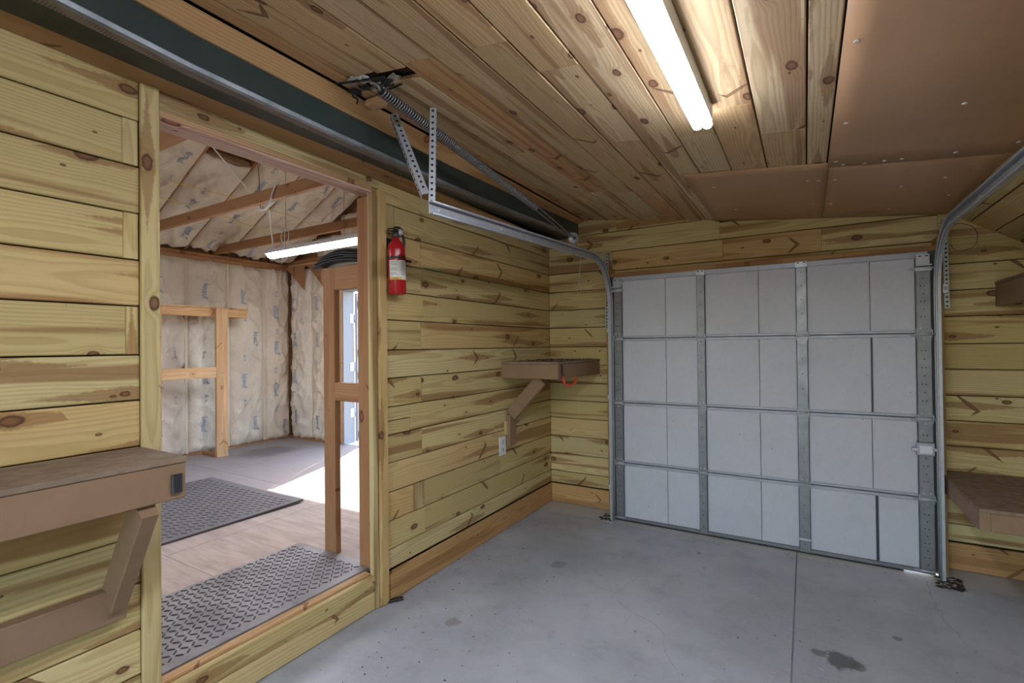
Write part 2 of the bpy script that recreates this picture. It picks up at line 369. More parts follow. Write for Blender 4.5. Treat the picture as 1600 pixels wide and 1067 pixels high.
def sweep_geo(path, sec, up=None, closed_sec=True, caps=True):
    """sweep 2-D section (a,b) along path; a along side, b along up"""
    path = [Vector(p) for p in path]; V = []; F = []; n = len(sec); prev = None
    for i, p in enumerate(path):
        t = (path[min(i+1, len(path)-1)] - path[max(i-1, 0)]).normalized()
        if up is not None:
            s = t.cross(Vector(up)).normalized(); u = s.cross(t)
        else:
            if prev is None:
                r = Vector((0, 0, 1)) if abs(t.z) < .9 else Vector((1, 0, 0)); s = t.cross(r).normalized()
            else: s = (prev - t*prev.dot(t)).normalized()
            prev = s; u = s.cross(t)
        V += [p + s*a + u*b for a, b in sec]
    m = n if closed_sec else n-1
    for i in range(len(path)-1):
        for k in range(m): F.append((i*n+k, i*n+(k+1) % n, (i+1)*n+(k+1) % n, (i+1)*n+k))
    if caps and closed_sec: F += [tuple(range(n-1, -1, -1)), tuple((len(path)-1)*n+k for k in range(n))]
    return V, F
def circ(r, n=8): return [(r*math.cos(2*PI*k/n), r*math.sin(2*PI*k/n)) for k in range(n)]
def tube(name, path, r, mat, parent=None, n=8, label=None, cat=None):
    path = [Vector(p) for p in path]; o0 = path[0] if parent is None else Vector((0, 0, 0))
    V, F = sweep_geo([p-o0 for p in path], circ(r, n)); o = mesh_obj(name, V, F, mat, parent, Matrix.Translation(o0), True)
    return tagd(o, label, cat)
def lathe_geo(prof, n=24, cap=True):
    V = []; F = []
    for r, z in prof: V += [(r*math.cos(2*PI*k/n), r*math.sin(2*PI*k/n), z) for k in range(n)]
    for i in range(len(prof)-1):
        for k in range(n): F.append((i*n+k, i*n+(k+1) % n, (i+1)*n+(k+1) % n, (i+1)*n+k))
    if cap: F += [tuple(range(n-1, -1, -1)), tuple((len(prof)-1)*n+k for k in range(n))]
    return V, F
def frame_mw(loc, x, y, z): 
    m = Matrix((Vector(x), Vector(y), Vector(z))).transposed().to_4x4(); m.translation = Vector(loc); return m
class Multi:
    def __init__(s): s.v = []; s.f = []
    def add(s, v, f, mw=None):
        o = len(s.v); s.v += [(mw @ Vector(q)) if mw else Vector(q) for q in v]; s.f += [tuple(i+o for i in q) for q in f]
    def box(s, xr, yr, zr):
        v = [(x, y, z) for x in xr for y in yr for z in zr]; s.add(v, [(0, 1, 3, 2), (4, 6, 7, 5), (0, 4, 5, 1), (2, 3, 7, 6), (0, 2, 6, 4), (1, 5, 7, 3)])
    def obj(s, name, mat, parent=None, smooth=False): return mesh_obj(name, s.v, s.f, mat, parent, None, smooth)
def text_geo(txt, size, bold=0.0):
    cu = bpy.data.curves.new('lettering', 'FONT'); cu.body = txt; cu.size = size; cu.align_x = 'CENTER'; cu.align_y = 'CENTER'; cu.resolution_u = 2; cu.offset = bold
    o = bpy.data.objects.new('lettering', cu); COL.objects.link(o); dg = bpy.context.evaluated_depsgraph_get()
    me = bpy.data.meshes.new_from_object(o.evaluated_get(dg)); bpy.data.objects.remove(o)
    v = [q.co.copy() for q in me.vertices]; f = [tuple(p.vertices) for p in me.polygons]; bpy.data.meshes.remove(me); return v, f

# ------------------------------------------------------------------ levels measured off the photograph (metres)
ROWS = [0.0, .165, .27, .421, .575, .733, .884, 1.034, 1.19, 1.343, 1.507, 1.663, 1.82, 1.979, 2.134, 2.29]
GAP = .005
YB = 3.86            # face of the wall with the overhead door
XR = 3.40            # right-hand wall
YF = -2.30           # wall behind the camera
FZ = .18             # raised floor of the side room
DY = 3.68            # inner face of the overhead door
def ceil_z(x):
    if x < 1.4: return 2.462-.142*x
    if x < 2.66: return 2.262-.105*(x-1.4)
    return 2.13-.655*(x-2.66)

# ------------------------------------------------------------------ floor of the shed
floor = mesh_obj('floor', [(-.1, YF, -.15), (XR, YF, -.15), (XR, 4.3, -.15), (-.1, 4.3, -.15), (-.1, YF, -.012), (XR, YF, -.012), (XR, 4.3, -.012), (-.1, 4.3, -.012)],
                 [(0, 1, 2, 3), (4, 5, 6, 7), (0, 1, 5, 4), (1, 2, 6, 5), (2, 3, 7, 6), (3, 0, 4, 7)], M['conc'])
tagd(floor, 'grey stained concrete slab floor of the shed', kind='structure')
def slab(x0, x1, y0, y1):
    c = .003
    V = [(x0, y0, -.012), (x1, y0, -.012), (x1, y1, -.012), (x0, y1, -.012), (x0, y0, -c), (x1, y0, -c), (x1, y1, -c), (x0, y1, -c),
         (x0+c, y0+c, 0), (x1-c, y0+c, 0), (x1-c, y1-c, 0), (x0+c, y1-c, 0)]
    return mesh_obj('concrete_slab', V, [(0, 1, 2, 3), (0, 1, 5, 4), (1, 2, 6, 5), (2, 3, 7, 6), (3, 0, 4, 7), (4, 5, 9, 8), (5, 6, 10, 9), (6, 7, 11, 10), (7, 4, 8, 11), (8, 9, 10, 11)], M['conc'], floor)
slab(-.02, 1.862, YF, YB+.02); slab(1.866, XR, YF, YB+.02)

# ------------------------------------------------------------------ left wall with the doorway
wl = Multi()
wl.box((-.10, -.022), (YF, .80), (0, 2.72)); wl.box((-.10, -.022), (1.86, 4.2), (0, 2.72)); wl.box((-.10, -.022), (.80, 1.86), (2.20, 2.72)); wl.box((-.10, -.03), (.80, 1.86), (0, .15))
wall_left = wl.obj('wall_left', M['dark']); tagd(wall_left, 'pine plank wall with the open doorway to the side room', kind='structure')
TH = .02
def wall_plank(y0, y1, z0, z1, dx=0.0): return board('plank', (-TH+dx, dx), (y0+.0008, y1-.0008), (z0+GAP*.5, z1-GAP*.5), M['wall'], wall_left, .0035)
LJ = {6: [.25], 9: [.728], 11: [.722], 12: [], 13: [.72], 5: [.1], 3: [.3]}
for i in range(len(ROWS)-1):
    z0, z1 = ROWS[i], ROWS[i+1]
    ys = [YF, -.9 + .25*(i % 3)] + LJ.get(i, []) + [.768]
    for a, b2 in zip(ys, ys[1:]): wall_plank(a, b2, z0, z1, R.uniform(-.0015, .001))
RJ = {2: [2.20], 3: [2.10, 2.20, 3.03], 4: [], 5: [2.18], 6: [2.08], 7: [2.18], 8: [], 9: [2.18], 10: [2.20], 11: [2.18], 12: [2.18], 13: [1.97], 14: [2.18]}
for i in range(1, len(ROWS)-1):
    z0, z1 = ROWS[i], ROWS[i+1]
    ys = [1.86] + RJ.get(i, []) + [YB]
    for a, b2 in zip(ys, ys[1:]):
        if i == 6 and b2 == 2.08:      # ripped double strip beside the casing
            wall_plank(a, b2, z0, z0+.075); wall_plank(a, b2, z0+.075, z1)
        else: wall_plank(a, b2, z0, z1, R.uniform(-.0015, .001))
wall_plank(.826, 1.86, 2.195, 2.29, .001)
tr = board('baseboard_left', (0, .014), (1.905, YB), (.003, .16), M['base'], None, .003); tagd(tr, 'orange-brown pine baseboard along the left wall', kind='structure')
board('crayon_mark', (.0002, .0016), (2.21, 2.40), (1.8225, 1.829), M['greenmark'], wall_left, .0005)
# casing and door head
c1 = board('trim_1', (0, .018), (.768, .824), (.004, 2.262), M['wall'], None, .003); tagd(c1, 'narrow pine casing strip left of the doorway', kind='structure')
c2 = board('trim_2', (0, .018), (1.838, 1.895), (.004, 2.19), M['wall'], None, .003); tagd(c2, 'narrow pine casing strip right of the doorway', kind='structure')
c3 = board('trim_3', (-.03, .004), (1.803, 1.836), (.004, 2.19), M['wall'], None, .002); tagd(c3, 'thin pine jamb strip on the right of the doorway', kind='structure')
head = empty('trim_4', (0, .83, 2.18), 'timber head of the doorway toned pinkish white as if lit, with a dark split', kind='structure')
board('head_board', (-.102, -.002), (.80, 1.86), (2.168, 2.192), M['pink'], head, .003)
board('head_edge', (-.022, .003), (.826, 1.803), (2.176, 2.2), M['studl'], head, .003)
jl = board('trim_5', (-.13, -.022), (.785, .80), (.18, 2.168), M['studl'], None); tagd(jl, 'timber lining on the left of the doorway', kind='structure')
sill = empty('doorway_sill', (0, .83, 0), 'pale pine boards of the raised sill below the doorway', 'sill')
board('sill_board', (-.022, .001), (.826, 1.835), (.004, .096), M['wall'], sill, .003)
board('sill_board', (-.022, .004), (.826, 1.835), (.098, .178), M['wall'], sill, .004)
board('sill_cap', (-.075, -.022), (.826, 1.80), (.16, .186), M['trimo'], sill, .006)

# ------------------------------------------------------------------ wall with the overhead door
wb = Multi()
wb.box((-.05, .60), (YB+.02, 4.1), (0, 2.45)); wb.box((2.60, XR+.05), (YB+.02, 4.1), (0, 2.3)); wb.box((.60, 2.60), (YB+.02, 4.1), (1.90, 2.45))
wall_back = wb.obj('wall_back', M['dark']); tagd(wall_back, 'pine plank wall around the white overhead door', kind='structure')
def back_plank(x0, x1, z0, z1): 
    return board('plank', (x0+.0008, x1-.0008), (YB+R.uniform(-.001, .001), YB+TH), (z0+GAP*.5, z1-GAP*.5), M['wall'], wall_back, .0035)
for i in range(1, len(ROWS)-2):
    back_plank(0.001, .585, ROWS[i], ROWS[i+1])
for i in range(1, 14):
    back_plank(2.625, XR, ROWS[i] if i else 0, min(ROWS[i+1], 1.975))
back_plank(.585, 1.42, 1.965, 2.125); back_plank(1.42, 2.03, 1.965, 2.125); back_plank(2.03, 2.625, 1.965, 2.125)
back_plank(0.001, 1.40, 2.125, 2.285); back_plank(0.001, .62, 2.285, 2.45); back_plank(.62, 1.40, 2.285, 2.378)
back_plank(1.40, 2.625, 2.125, 2.25); back_plank(2.625, XR, 1.979, 2.14)
b1 = board('baseboard_back', (.014, .57), (YB-.014, YB), (.003, .16), M['base'], None, .003); tagd(b1, 'orange-brown baseboard left of the overhead door', kind='structure')
b2 = board('baseboard_back', (2.63, XR), (YB-.014, YB), (.003, .16), M['base'], None, .003); tagd(b2, 'orange-brown baseboard right of the overhead door', kind='structure')
hd = empty('trim_6', (.6, YB, 1.9), 'dark stained timber header strip above the overhead door', kind='structure')
board('header_strip', (.585, 2.625), (YB-.004, YB+.03), (1.925, 1.962), M['wall'], hd, .003)
board('header_shadow_board', (.60, 2.61), (DY+.0405, YB+.05), (1.880, 1.922), M['trimo'], hd, .003)
for nm, xa, xb, lb in (('trim_7', .575, .60, 'timber jamb at the left edge of the overhead door'), ('trim_8', 2.595, 2.622, 'timber jamb at the right edge of the overhead door')):
    j = board(nm, (xa, xb), (DY+.041, YB+.10), (.004, 1.97), M['trimo'], None); tagd(j, lb, kind='structure')

# right-hand wall and the wall behind the camera
wr = board('wall_right', (XR+.02, XR+.07), (YF, 4.1), (0, 1.72), M['dark']); tagd(wr, 'pine plank wall beyond the right edge of the frame', kind='structure')
for i in range(11):
    for a, b_ in ((YF, .6+.5*(i % 3)), (.6+.5*(i % 3), YB)): board('plank', (XR, XR+.02), (a+.001, b_-.001), (ROWS[i]+.0025 if i else .002, min(ROWS[i+1], 1.70)-.0025), M['wall'], wr, .0035)
wfm = Multi(); wfm.box((-.1, .75), (YF-.05, YF), (0, 2.6)); wfm.box((2.75, XR+.05), (YF-.05, YF), (0, 2.6)); wfm.box((.75, 2.75), (YF-.05, YF), (2.0, 2.6))  # unseen opening added to let sky light in from behind
wf = wfm.obj('wall_front', M['wall']); tagd(wf, 'pine wall behind the camera with an unseen doorway added for daylight', kind='structure')

# ------------------------------------------------------------------ ceiling
cv = []; xs = [-.10, .33, 1.4, 2.66, XR+.05]
for x in xs: cv += [(x, YF-.05, ceil_z(x)+.03), (x, 4.1, ceil_z(x)+.03), (x, YF-.05, ceil_z(x)+.09), (x, 4.1, ceil_z(x)+.09)]
cf = []
for i in range(len(xs)-1):
    a, b_ = 4*i, 4*i+4
    cf += [(a, a+1, b_+1, b_), (a+2, b_+2, b_+3, a+3), (a, b_, b_+2, a+2), (a+1, a+3, b_+3, b_+1)]
cf += [(0, 2, 3, 1), (16, 17, 19, 18)]
ceiling = mesh_obj('ceiling', cv, cf, M['dark']); tagd(ceiling, 'sloping plank ceiling of the shed with brown panels at the right', kind='structure')
CB = [.30, .345, .43, .57, .72, .865, 1.015, 1.158, 1.31, 1.465, 1.62, 1.78, 1.945, 2.028]
CJ = {2: [], 3: [], 4: [1.28, 3.0], 5: [3.02], 6: [1.28, 3.1], 7: [1.48, 2.18], 8: [], 9: [2.18], 10: [1.95], 11: [2.25]}
def ceil_plank(x0, x1, y0, y1, drop=0.0, mat=None):
    g = .0026
    p = lambda x, y: Vector((x, y, ceil_z(x)))
    m0 = (p(x0+g, y0)+p(x1-g, y0))/2; m1 = (p(x0+g, y1)+p(x1-g, y1))/2; w = p(x1-g, 0)-p(x0+g, 0); n = Vector((-w.z, 0, w.x)).normalized()
    return beam('plank', m0+n*(.009+drop), m1+n*(.009+drop), w.length, .018, n, mat or M['ceil'], ceiling, .0028)
for i in range(1, len(CB)-1):
    yend = YB if CB[i+1] < 1.47 else 2.84
    ys = [YF, -.6+.3*(i % 3)] + CJ.get(i, []) + [yend]
    for a, b_ in zip(ys, ys[1:]):
        d = R.uniform(-.002, .002)
        if i in (1, 2, 3) and a < 1.3 < b_:          # ragged hole over the spring anchor
            if i == 1: ceil_plank(CB[i], CB[i+1], a, b_, d)
            else: ceil_plank(CB[i], CB[i+1], a, 1.29+.012*(i-2), d); ceil_plank(CB[i], CB[i+1], 1.40-.02*(i-2), b_, d)
        else: ceil_plank(CB[i], CB[i+1], a+.0006, b_-.0006, d)
for k in range(7):
    x0 = 2.665+.105*k
    ceil_plank(x0, x0+.105, YF, YB, 0, M['wall'])
# brown hardboard panels, sagging a little between their screws
def panel(x0, x1, y0, y1, lowering, sag, screws):
    nx, ny = 10, 14; V = []; F = []
    def z(x, y):
        u = (x-x0)/(x1-x0); v = (y-y0)/(y1-y0)
        return ceil_z(min(x, 2.655)) - lowering - sag*math.sin(PI*u)*math.sin(PI*min(max(v, 0), 1))*(.7+.5*noise.noise(Vector((x*1.7, y*1.7, 3))))
    for t in (0, .005):
        for j in range(ny+1):
            for i in range(nx+1):
                x = x0+(x1-x0)*i/nx; y = y0+(y1-y0)*j/ny; V.append((x, y, z(x, y)+t))
    N = (nx+1)*(ny+1)
    for j in range(ny):
        for i in range(nx):
            a = j*(nx+1)+i; F += [(a, a+1, a+nx+2, a+nx+1), (N+a, N+a+nx+1, N+a+nx+2, N+a+1)]
    ring = [i for i in range(nx+1)] + [j*(nx+1)+nx for j in range(1, ny+1)] + [ny*(nx+1)+i for i in range(nx-1, -1, -1)] + [j*(nx+1) for j in range(ny-1, 0, -1)]
    for a, b_ in zip(ring, ring[1:]+ring[:1]): F.append((a, b_, N+b_, N+a))
    p = mesh_obj('ceiling_panel', V, F, M['panel'], ceiling, None, False)
    for f in p.data.polygons: f.use_smooth = abs(f.normal.z) > .8
    for (sx, sy) in screws:
        v, f = lathe_geo([(.002, .0), (.0078, -.001), (.0078, -.0028), (.003, -.004)], 8)
        mesh_obj('screw_head', v, f, M['cap'], p, Matrix.Translation((sx, sy, z(sx, sy))))
    return p
panel(1.372, 2.036, 2.70, YB, .007, .006, [(1.5, 2.95), (1.55, 3.5), (1.95, 2.95), (2.0, 2.96), (1.98, 3.45)])
panel(2.038, 2.668, 2.735, YB, .007, .03, [(2.07, 2.96), (2.07, 3.45), (2.35, 3.1), (2.36, 3.6), (2.5, 3.0), (2.58, 3.35)])
panel(2.030, 2.672, .30, 2.745, .011, .035, [(2.06, 1.62), (2.07, 2.2), (2.06, 2.66), (2.09, 2.71), (2.17, 2.715), (2.24, 2.70), (2.30, 2.69), (2.47, 2.66), (2.38, 2.1), (2.45, 1.7), (2.64, 2.6)])
panel(2.030, 2.672, YF, .295, .011, .035, [])

# ------------------------------------------------------------------ dark green fascia beam along the top of the left wall
BP = [(-2.3, .0), (.1, .0), (.48, .0), (.8, -.021), (1.3, -.031), (2.1, -.036), (2.8, -.024), (3.4, -.004), (3.855, .010)]
bm_ = empty('fascia_beam', (.285, YB, 2.27), 'long dark green boxed beam with a worn drip edge along the top of the left wall', 'beam')
def beam_strip(name, sec, mat):
    V = []; F = []; n = len(sec)
    for y, sag in BP: V += [(.285+q[0], y, q[1]+sag*(q[2] if len(q) > 2 else 1)) for q in sec]
    for i in range(len(BP)-1):
        for k in range(n): F.append((i*n+k, i*n+(k+1) % n, (i+1)*n+(k+1) % n, (i+1)*n+k))
    F += [tuple(range(n)), tuple((len(BP)-1)*n+k for k in range(n))]
    mw = frame_mw((0, 0, 0), (0, 1, 0), (-1, 0, 0), (0, 0, 1)); iv = mw.inverted()
    return mesh_obj(name, [iv @ Vector(q) for q in V], F, mat, bm_, mw)
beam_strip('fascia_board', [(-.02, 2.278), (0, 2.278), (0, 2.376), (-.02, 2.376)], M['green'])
beam_strip('drip_edge', [(-.016, 2.262), (.005, 2.262), (.009, 2.275), (.004, 2.2795), (-.016, 2.2795)], M['drip'])
beam_strip('vent_strip', [(-.062, 2.268), (-.0165, 2.263), (-.0165, 2.274), (-.062, 2.278)], M['perf'])
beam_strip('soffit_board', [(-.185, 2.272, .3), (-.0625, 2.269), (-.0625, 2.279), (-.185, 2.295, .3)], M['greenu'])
st = beam_strip('batten', [(-.005, 2.3765), (.008, 2.3765), (.052, 2.405, 0), (.05, 2.411, 0), (-.005, 2.418, 0)], M['trimo'])
sf = empty('trim_9', (.05, YB, 2.28), 'orange-brown soffit board between green beam and left wall', kind='structure')
for a, b_ in ((YF, 1.925), (1.927, YB)):
    beam('soffit_plank', (.058, a, 2.293-.0195*a), (.058, b_, 2.293-.0195*b_), .115, .018, (-.1, 0, 1), M['trimo'], sf)
nail = []

# ------------------------------------------------------------------ strip light on the shed ceiling
def strip_light(name, x, y0, y1, label, drop=.0):
    zc = ceil_z(x)-drop
    t = empty(name, (x, y1, zc), label, 'ceiling light')
    sec = [(-.039, -.004), (.039, -.004), (.037, -.056), (-.037, -.056)]
    sl = -.105
    V = []; F = []
    for y in (y0, y1): V += [(x+a, y, zc+b_+sl*a) for a, b_ in sec]
    F = [(0, 1, 5, 4), (1, 2, 6, 5), (2, 3, 7, 6), (3, 0, 4, 7), (0, 3, 2, 1), (4, 5, 6, 7)]
    mesh_obj('housing', V, F, M['housing'], t)
    prof = []
    for c in (.0175, -.0175):
        a0, a1 = (-PI*.40, PI*1.0) if c > 0 else (0, PI*1.40)
        for k in range(11):
            a = a0+(a1-a0)*k/10; prof.append((c+.0175*math.cos(a), -.0655-.0165*math.sin(a)))
    V = []; n = len(prof)
    for y in (y0+.004, y1+.012): V += [(x+a, y, zc+b_+sl*a) for a, b_ in prof]
    F = [(k, (k+1) % n, n+(k+1) % n, n+k) for k in range(n)] + [tuple(range(n-1, -1, -1)), tuple(range(n, 2*n))]
    d = mesh_obj('diffuser', V, F, M['tube_main'], t)
    for f in d.data.polygons: f.use_smooth = len(f.vertices) == 4
    return t
strip_light('strip_light', 1.611, -.52, 1.915, 'long white twin-lobed strip light glowing on the plank ceiling')

# ------------------------------------------------------------------ overhead door
door = empty('overhead_door', (1.6, DY, 0), 'white sectional overhead door of foam panels framed in grey steel', 'garage door')
X0, X1 = .655, 2.545; ZS = [.012, .449, .912, 1.406, 1.868]
STL = [(X0, X0+.062), (1.268, 1.322), (1.881, 1.942), (2.487, X1+.01)]
SPLIT = [[(1.04,), (1.66,), (2.275,)]]*4
for s in range(4):
    z0, z1 = ZS[s], ZS[s+1]
    for bi in range(3):
        xa, xb = STL[bi][1], STL[bi+1][0]
        sp = (1.045, 1.662, (2.29, 2.272, 2.276, 2.271)[s])[bi]
        gap = {(0, 2): .014, (2, 2): .010}.get((s, bi), .0025)
        dz = .018
        for a, b_ in ((xa+.001, sp-gap/2), (sp+gap/2, xb-.001)):
            v, f = bar_geo(1, 1, 1, .0)
            board('foam_panel', (a, b_), (DY+.004+R.uniform(0, .002), DY+.034), (z0+dz, z1-dz-.002), M['foam'], door, .003)
sk_ = board('door_skin', (.592, 2.606), (DY+.036, DY+.040), (.012, 1.889), M['steeld'], door, .001)
for s in range(5):      # rails where the sections meet
    z = ZS[s]
    for bi in range(3):
        xa, xb = STL[bi][1]-.004, STL[bi+1][0]+.004
        if s < 4: board('rail', (xa, xb), (DY-.001, DY+.02), (z+.0025, z+.019), M['railm'], door, .002)
        if s > 0: board('rail', (xa, xb), (DY-.004, DY+.02), (z-.021, z-.0015), M['railm'], door, .002)
def stile(xa, xb, k, end):
    for s in range(4):
        z0, z1 = ZS[s]+.002, ZS[s+1]-.002
        xo = .0
        t = board('stile', (xa, xb), (DY-.016, DY+.006), (z0, z1), M['stile'], door, .003)
        h = Multi()      # punched holes
        for q in range(9 if end else 5):
            zz = z0+.05+(z1-z0-.1)*q/(8 if end else 4)
            for xx in ((xa+.022, xa+.040) if end and q % 2 else ((xa+xb)/2,)):
                v, f = lathe_geo([(.0036, 0), (.0036, .001)], 6); h.add(v, f, frame_mw((xx, DY-.0168, zz), (1, 0, 0), (0, 0, 1), (0, 1, 0)))
        tagd(h.obj('punched_holes', M['hole'], t), kind='stuff')
for k, (xa, xb) in enumerate(STL): stile(xa, xb, k, k in (0, 3))
def hinge(xc, z, w, side=0):
    h = Multi()
    for sgn in (1, -1):
        pts = [(-w/2, 0), (w/2, 0), (w/2, .02), (w*.28, .058), (-w*.28, .058), (-w/2, .02)]
        V = [(x, y, zz*sgn) for y in (DY-.0195, DY-.0155) for x, zz in pts]; n = 6
        h.add([(xc+a, b_, z+c) for a, b_, c in V], [tuple(range(6)), tuple(range(11, 5, -1))] + [(i, (i+1) % 6, 6+(i+1) % 6, 6+i) for i in range(6)])
    o = h.obj('hinge', M['stile'], door)
    r_ = (w/2+.008)
    tube('hinge_pin', [(xc-r_, DY-.024, z), (xc+r_, DY-.024, z)], .0065, M['galv'], o, 8)
    b_ = Multi()
    for sgn in (1, -1):
        for dx in (-w*.22, w*.22) if sgn > 0 else (0,):
            v, f = lathe_geo([(.0055, 0), (.0055, .002), (.003, .004)], 8); b_.add(v, f, frame_mw((xc+dx, DY-.0195, z+.03*sgn), (1, 0, 0), (0, 0, 1), (0, -1, 0)))
    tagd(b_.obj('hinge_screws', M['galv'], o), kind='stuff')
    for e in (-1, 1):
        board('hinge_ear', (xc+e*(w/2-.002)-.002, xc+e*(w/2-.002)+.002), (DY-.032, DY-.014), (z-.012, z+.02), M['galv'], o, .001)
for s in (1, 2, 3):
    for k, (xa, xb) in enumerate(STL): hinge((xa+xb)/2, ZS[s], (xb-xa)+.006)
# rollers out to the tracks
for s in range(0, 5):
    z = ZS[s]+(.022 if s == 0 else (-.085 if s == 4 else -.006))
    for xa, xb in ((.628, .735), (2.455, 2.592)):
        tube('roller_stem', [(xa, DY-.030, z), (xb, DY-.030, z)], .0052, M['galv'], door, 8)
for xa, xb in ((.652, .722), (2.487, 2.553)):      # top corner brackets
    t = board('top_bracket', (xa, xb), (DY-.02, DY-.004), (1.80, 1.866), M['galv'], door, .003)
    board('bracket_flange', (xa-.004, xb+.002), (DY-.06, DY-.02), (1.795, 1.802), M['galv'], t, .001)
    board('bracket_plate', (xa-.004, xb+.004), (DY-.034, DY-.018), (1.766, 1.79), M['galv'], t, .002)
    m_ = Multi(); m_.box((xa+.012, xa+.026), (DY-.0205, DY-.0195), (1.852, 1.858)); m_.box((xb-.022, xb-.008), (DY-.0205, DY-.0195), (1.852, 1.858)); m_.obj('bracket_slots', M['hole'], t)
board('top_cap', (X0, X1), (DY-.006, DY+.036), (1.850, 1.884), M['railm'], door, .003)
for xa, xb in (STL[1], STL[2]):      # stile heads show two dark slots
    m_ = Multi(); m_.box((xa+.006, xa+.02), (DY-.0225, DY-.0215), (1.872, 1.879)); m_.box((xb-.02, xb-.006), (DY-.0225, DY-.0215), (1.872, 1.879))
    t = board('stile_head', (xa-.002, xb+.002), (DY-.021, DY-.004), (1.845, 1.885), M['galv'], door, .002); m_.obj('slots', M['hole'], t)
board('bottom_rail', (X0, X1+.008), (DY-.01, DY+.036), (.012, .034), M['stile'], door, .003)
board('bottom_seal', (.602, 2.41), (DY-.006, DY+.036), (.002, .012), M['black'], door, .004)
lock = board('slide_latch', (2.475, 2.555), (DY-.040, DY-.018), (.700, .775), M['railm'], door, .004)
board('latch_bolt', (2.540, 2.592), (DY-.034, DY-.022), (.727, .745), M['galv'], lock, .002)
board('latch_handle', (2.452, 2.480), (DY-.046, DY-.030), (.722, .745), M['galv'], lock, .004)
board('latch_face', (2.488, 2.545), (DY-.044, DY-.040), (.712, .758), M['housing'], lock, .002)
board('stop_clip', (1.876, 1.946), (DY-.022, DY-.014), (.088, .102), M['galv'], door, .002)

# ------------------------------------------------------------------ tracks
def track(x, side, ynear, label, znear, top):
    t = empty('door_track', (x, DY-.03, 0), label, 'door track')
    # side = +1: channel opens towards +x
    r = .34; yv = DY-.030; zb = top-r
    path = [(x, yv, .004), (x, yv, .6), (x, yv, 1.2), (x, yv, zb)]
    for k in range(1, 13):
        a = PI/2*k/12; path.append((x, yv-r+r*math.cos(a), zb+r*math.sin(a)))
    yh = yv-r; n = 8
    for k in range(1, n+1): path.append((x, yh+(ynear-yh)*k/n, top+(znear-top)*k/n))
    s = side; tk = .0022; h = .026; d = .020
    # section: a = away from the door / b towards it is handled with up = x
    c = [(-h, 0), (-h, d), (-h+.006, d), (-h+.006, d-.004), (-h+tk*1.4, d-.004), (-h+tk*1.4, tk), (h-tk*1.4, tk), (h-tk*1.4, d-.004), (h-.006, d-.004), (h-.006, d), (h, d), (h, 0)]
    c = [(a, b_*s) for a, b_ in c]
    V, F = sweep_geo(path[:4] + path[4:], c, (1, 0, 0)); o = mesh_obj('channel', V, F, M['galv'], t)
    # rolled lips
    for a0 in (-h+.002, h-.002):
        V, F = sweep_geo(path, [(a0+.0055*math.cos(q*PI/4), s*d+.0055*math.sin(q*PI/4)) for q in range(8)], (1, 0, 0)); mesh_obj('rolled_lip', V, F, M['galv'], t, None, True)
    for yy in (ynear+.06, ynear+.55, yh-.45, yh-.03):
        if yy < yh:
            zz = top+(znear-top)*(yy-yh)/(ynear-yh)
            v, f = lathe_geo([(.005, 0), (.005, .002), (.002, .0035)], 8); mesh_obj('rivet', v, f, M['cap'], t, frame_mw((x+s*.0022, yy, zz), (0, 1, 0), (0, 0, 1), (s, 0, 0)))
    wx = .606 if s > 0 else 2.594
    for zz in (.26, .95, 1.47):
        b_ = board('jamb_bracket', (min(x, wx), max(x, wx)), (yv-.012, yv+.045), (zz-.018, zz+.018), M['galv'], t, .002)
    return t, yv
TL = track(.622, 1, 1.53, 'grey steel track on the left of the overhead door, curving towards the doorway', 1.925, 1.995)
TR = track(2.592, -1, -1.6, 'grey steel track on the right of the overhead door, running back overhead', 1.985, 1.985)
br_ = board('track_clip', (2.607, 2.63), (DY-.02, DY+.0), (1.635, 1.685), M['housing'], TR[0], .003)
m_ = Multi()
for a, b_ in (((2.612, 1.676), (2.626, 1.662)), ((2.612, 1.662), (2.626, 1.662)), ((2.612, 1.664), (2.626, 1.646))):
    m_.box((min(a[0], b_[0]), max(a[0], b_[0])), (DY-.0215, DY-.0202), (min(a[1], b_[1])-.0018, max(a[1], b_[1])+.0018) if a[1] == b_[1] else ((a[1]+b_[1])/2-.0016, (a[1]+b_[1])/2+.0016))
m_.obj('clip_mark', M['ink'], br_)
# perforated hangers of the left track
def perforated(name, p0, p1, w, face_n, other, parent, pitch=.026, label=None):
    """L-angle: one leaf faces face_n, second leaf faces other; dark round holes"""
    p0, p1 = Vector(p0), Vector(p1); X = (p1-p0).normalized(); n1 = Vector(face_n); n1 = (n1-X*n1.dot(X)).normalized(); n2 = n1.cross(X)
    if n2.dot(Vector(other)) < 0: n2 = -n2
    t = beam('angle_leaf', p0+n2*(-w/2), p1+n2*(-w/2), w, .0025, n1, M['galv'], parent, .0005)
    u = beam('angle_leaf', p0-n1*w/2, p1-n1*w/2, w, .0025, n2, M['galv'], parent, .0005)
    m = Multi(); L = (p1-p0).length; k = int(L/pitch)
    for i in range(k):
        q = p0+X*(pitch*(i+.5))
        v, f = lathe_geo([(.0058, -.0004), (.0058, .0006)], 8)
        m.add(v, f, frame_mw(q+n2*(-w/2)+n1*.0015, X, n1.cross(X), n1)); m.add(v, f, frame_mw(q-n1*w/2+n2*.0015, X, n2.cross(X), n2))
    tagd(m.obj('punched_holes', M['hole'], parent), kind='stuff')
h1 = empty('track_hanger', (.575, 1.66, 2.38), 'upright perforated steel angle holding up the near end of the left track', 'hanger')
perforated('upright', (.596, 1.615, 2.375), (.596, 1.60, 1.955), .026, (.55, -.83, 0), (.83, .55, 0), h1)
h2 = empty('track_hanger', (.40, 1.6, 2.40), 'slanting perforated steel brace from the ceiling to the left track', 'hanger')
perforated('brace', (.40, 1.545, 2.37), (.566, 1.555, 1.995), .032, (.75, -.66, .2), (-.6, -.7, 0), h2)
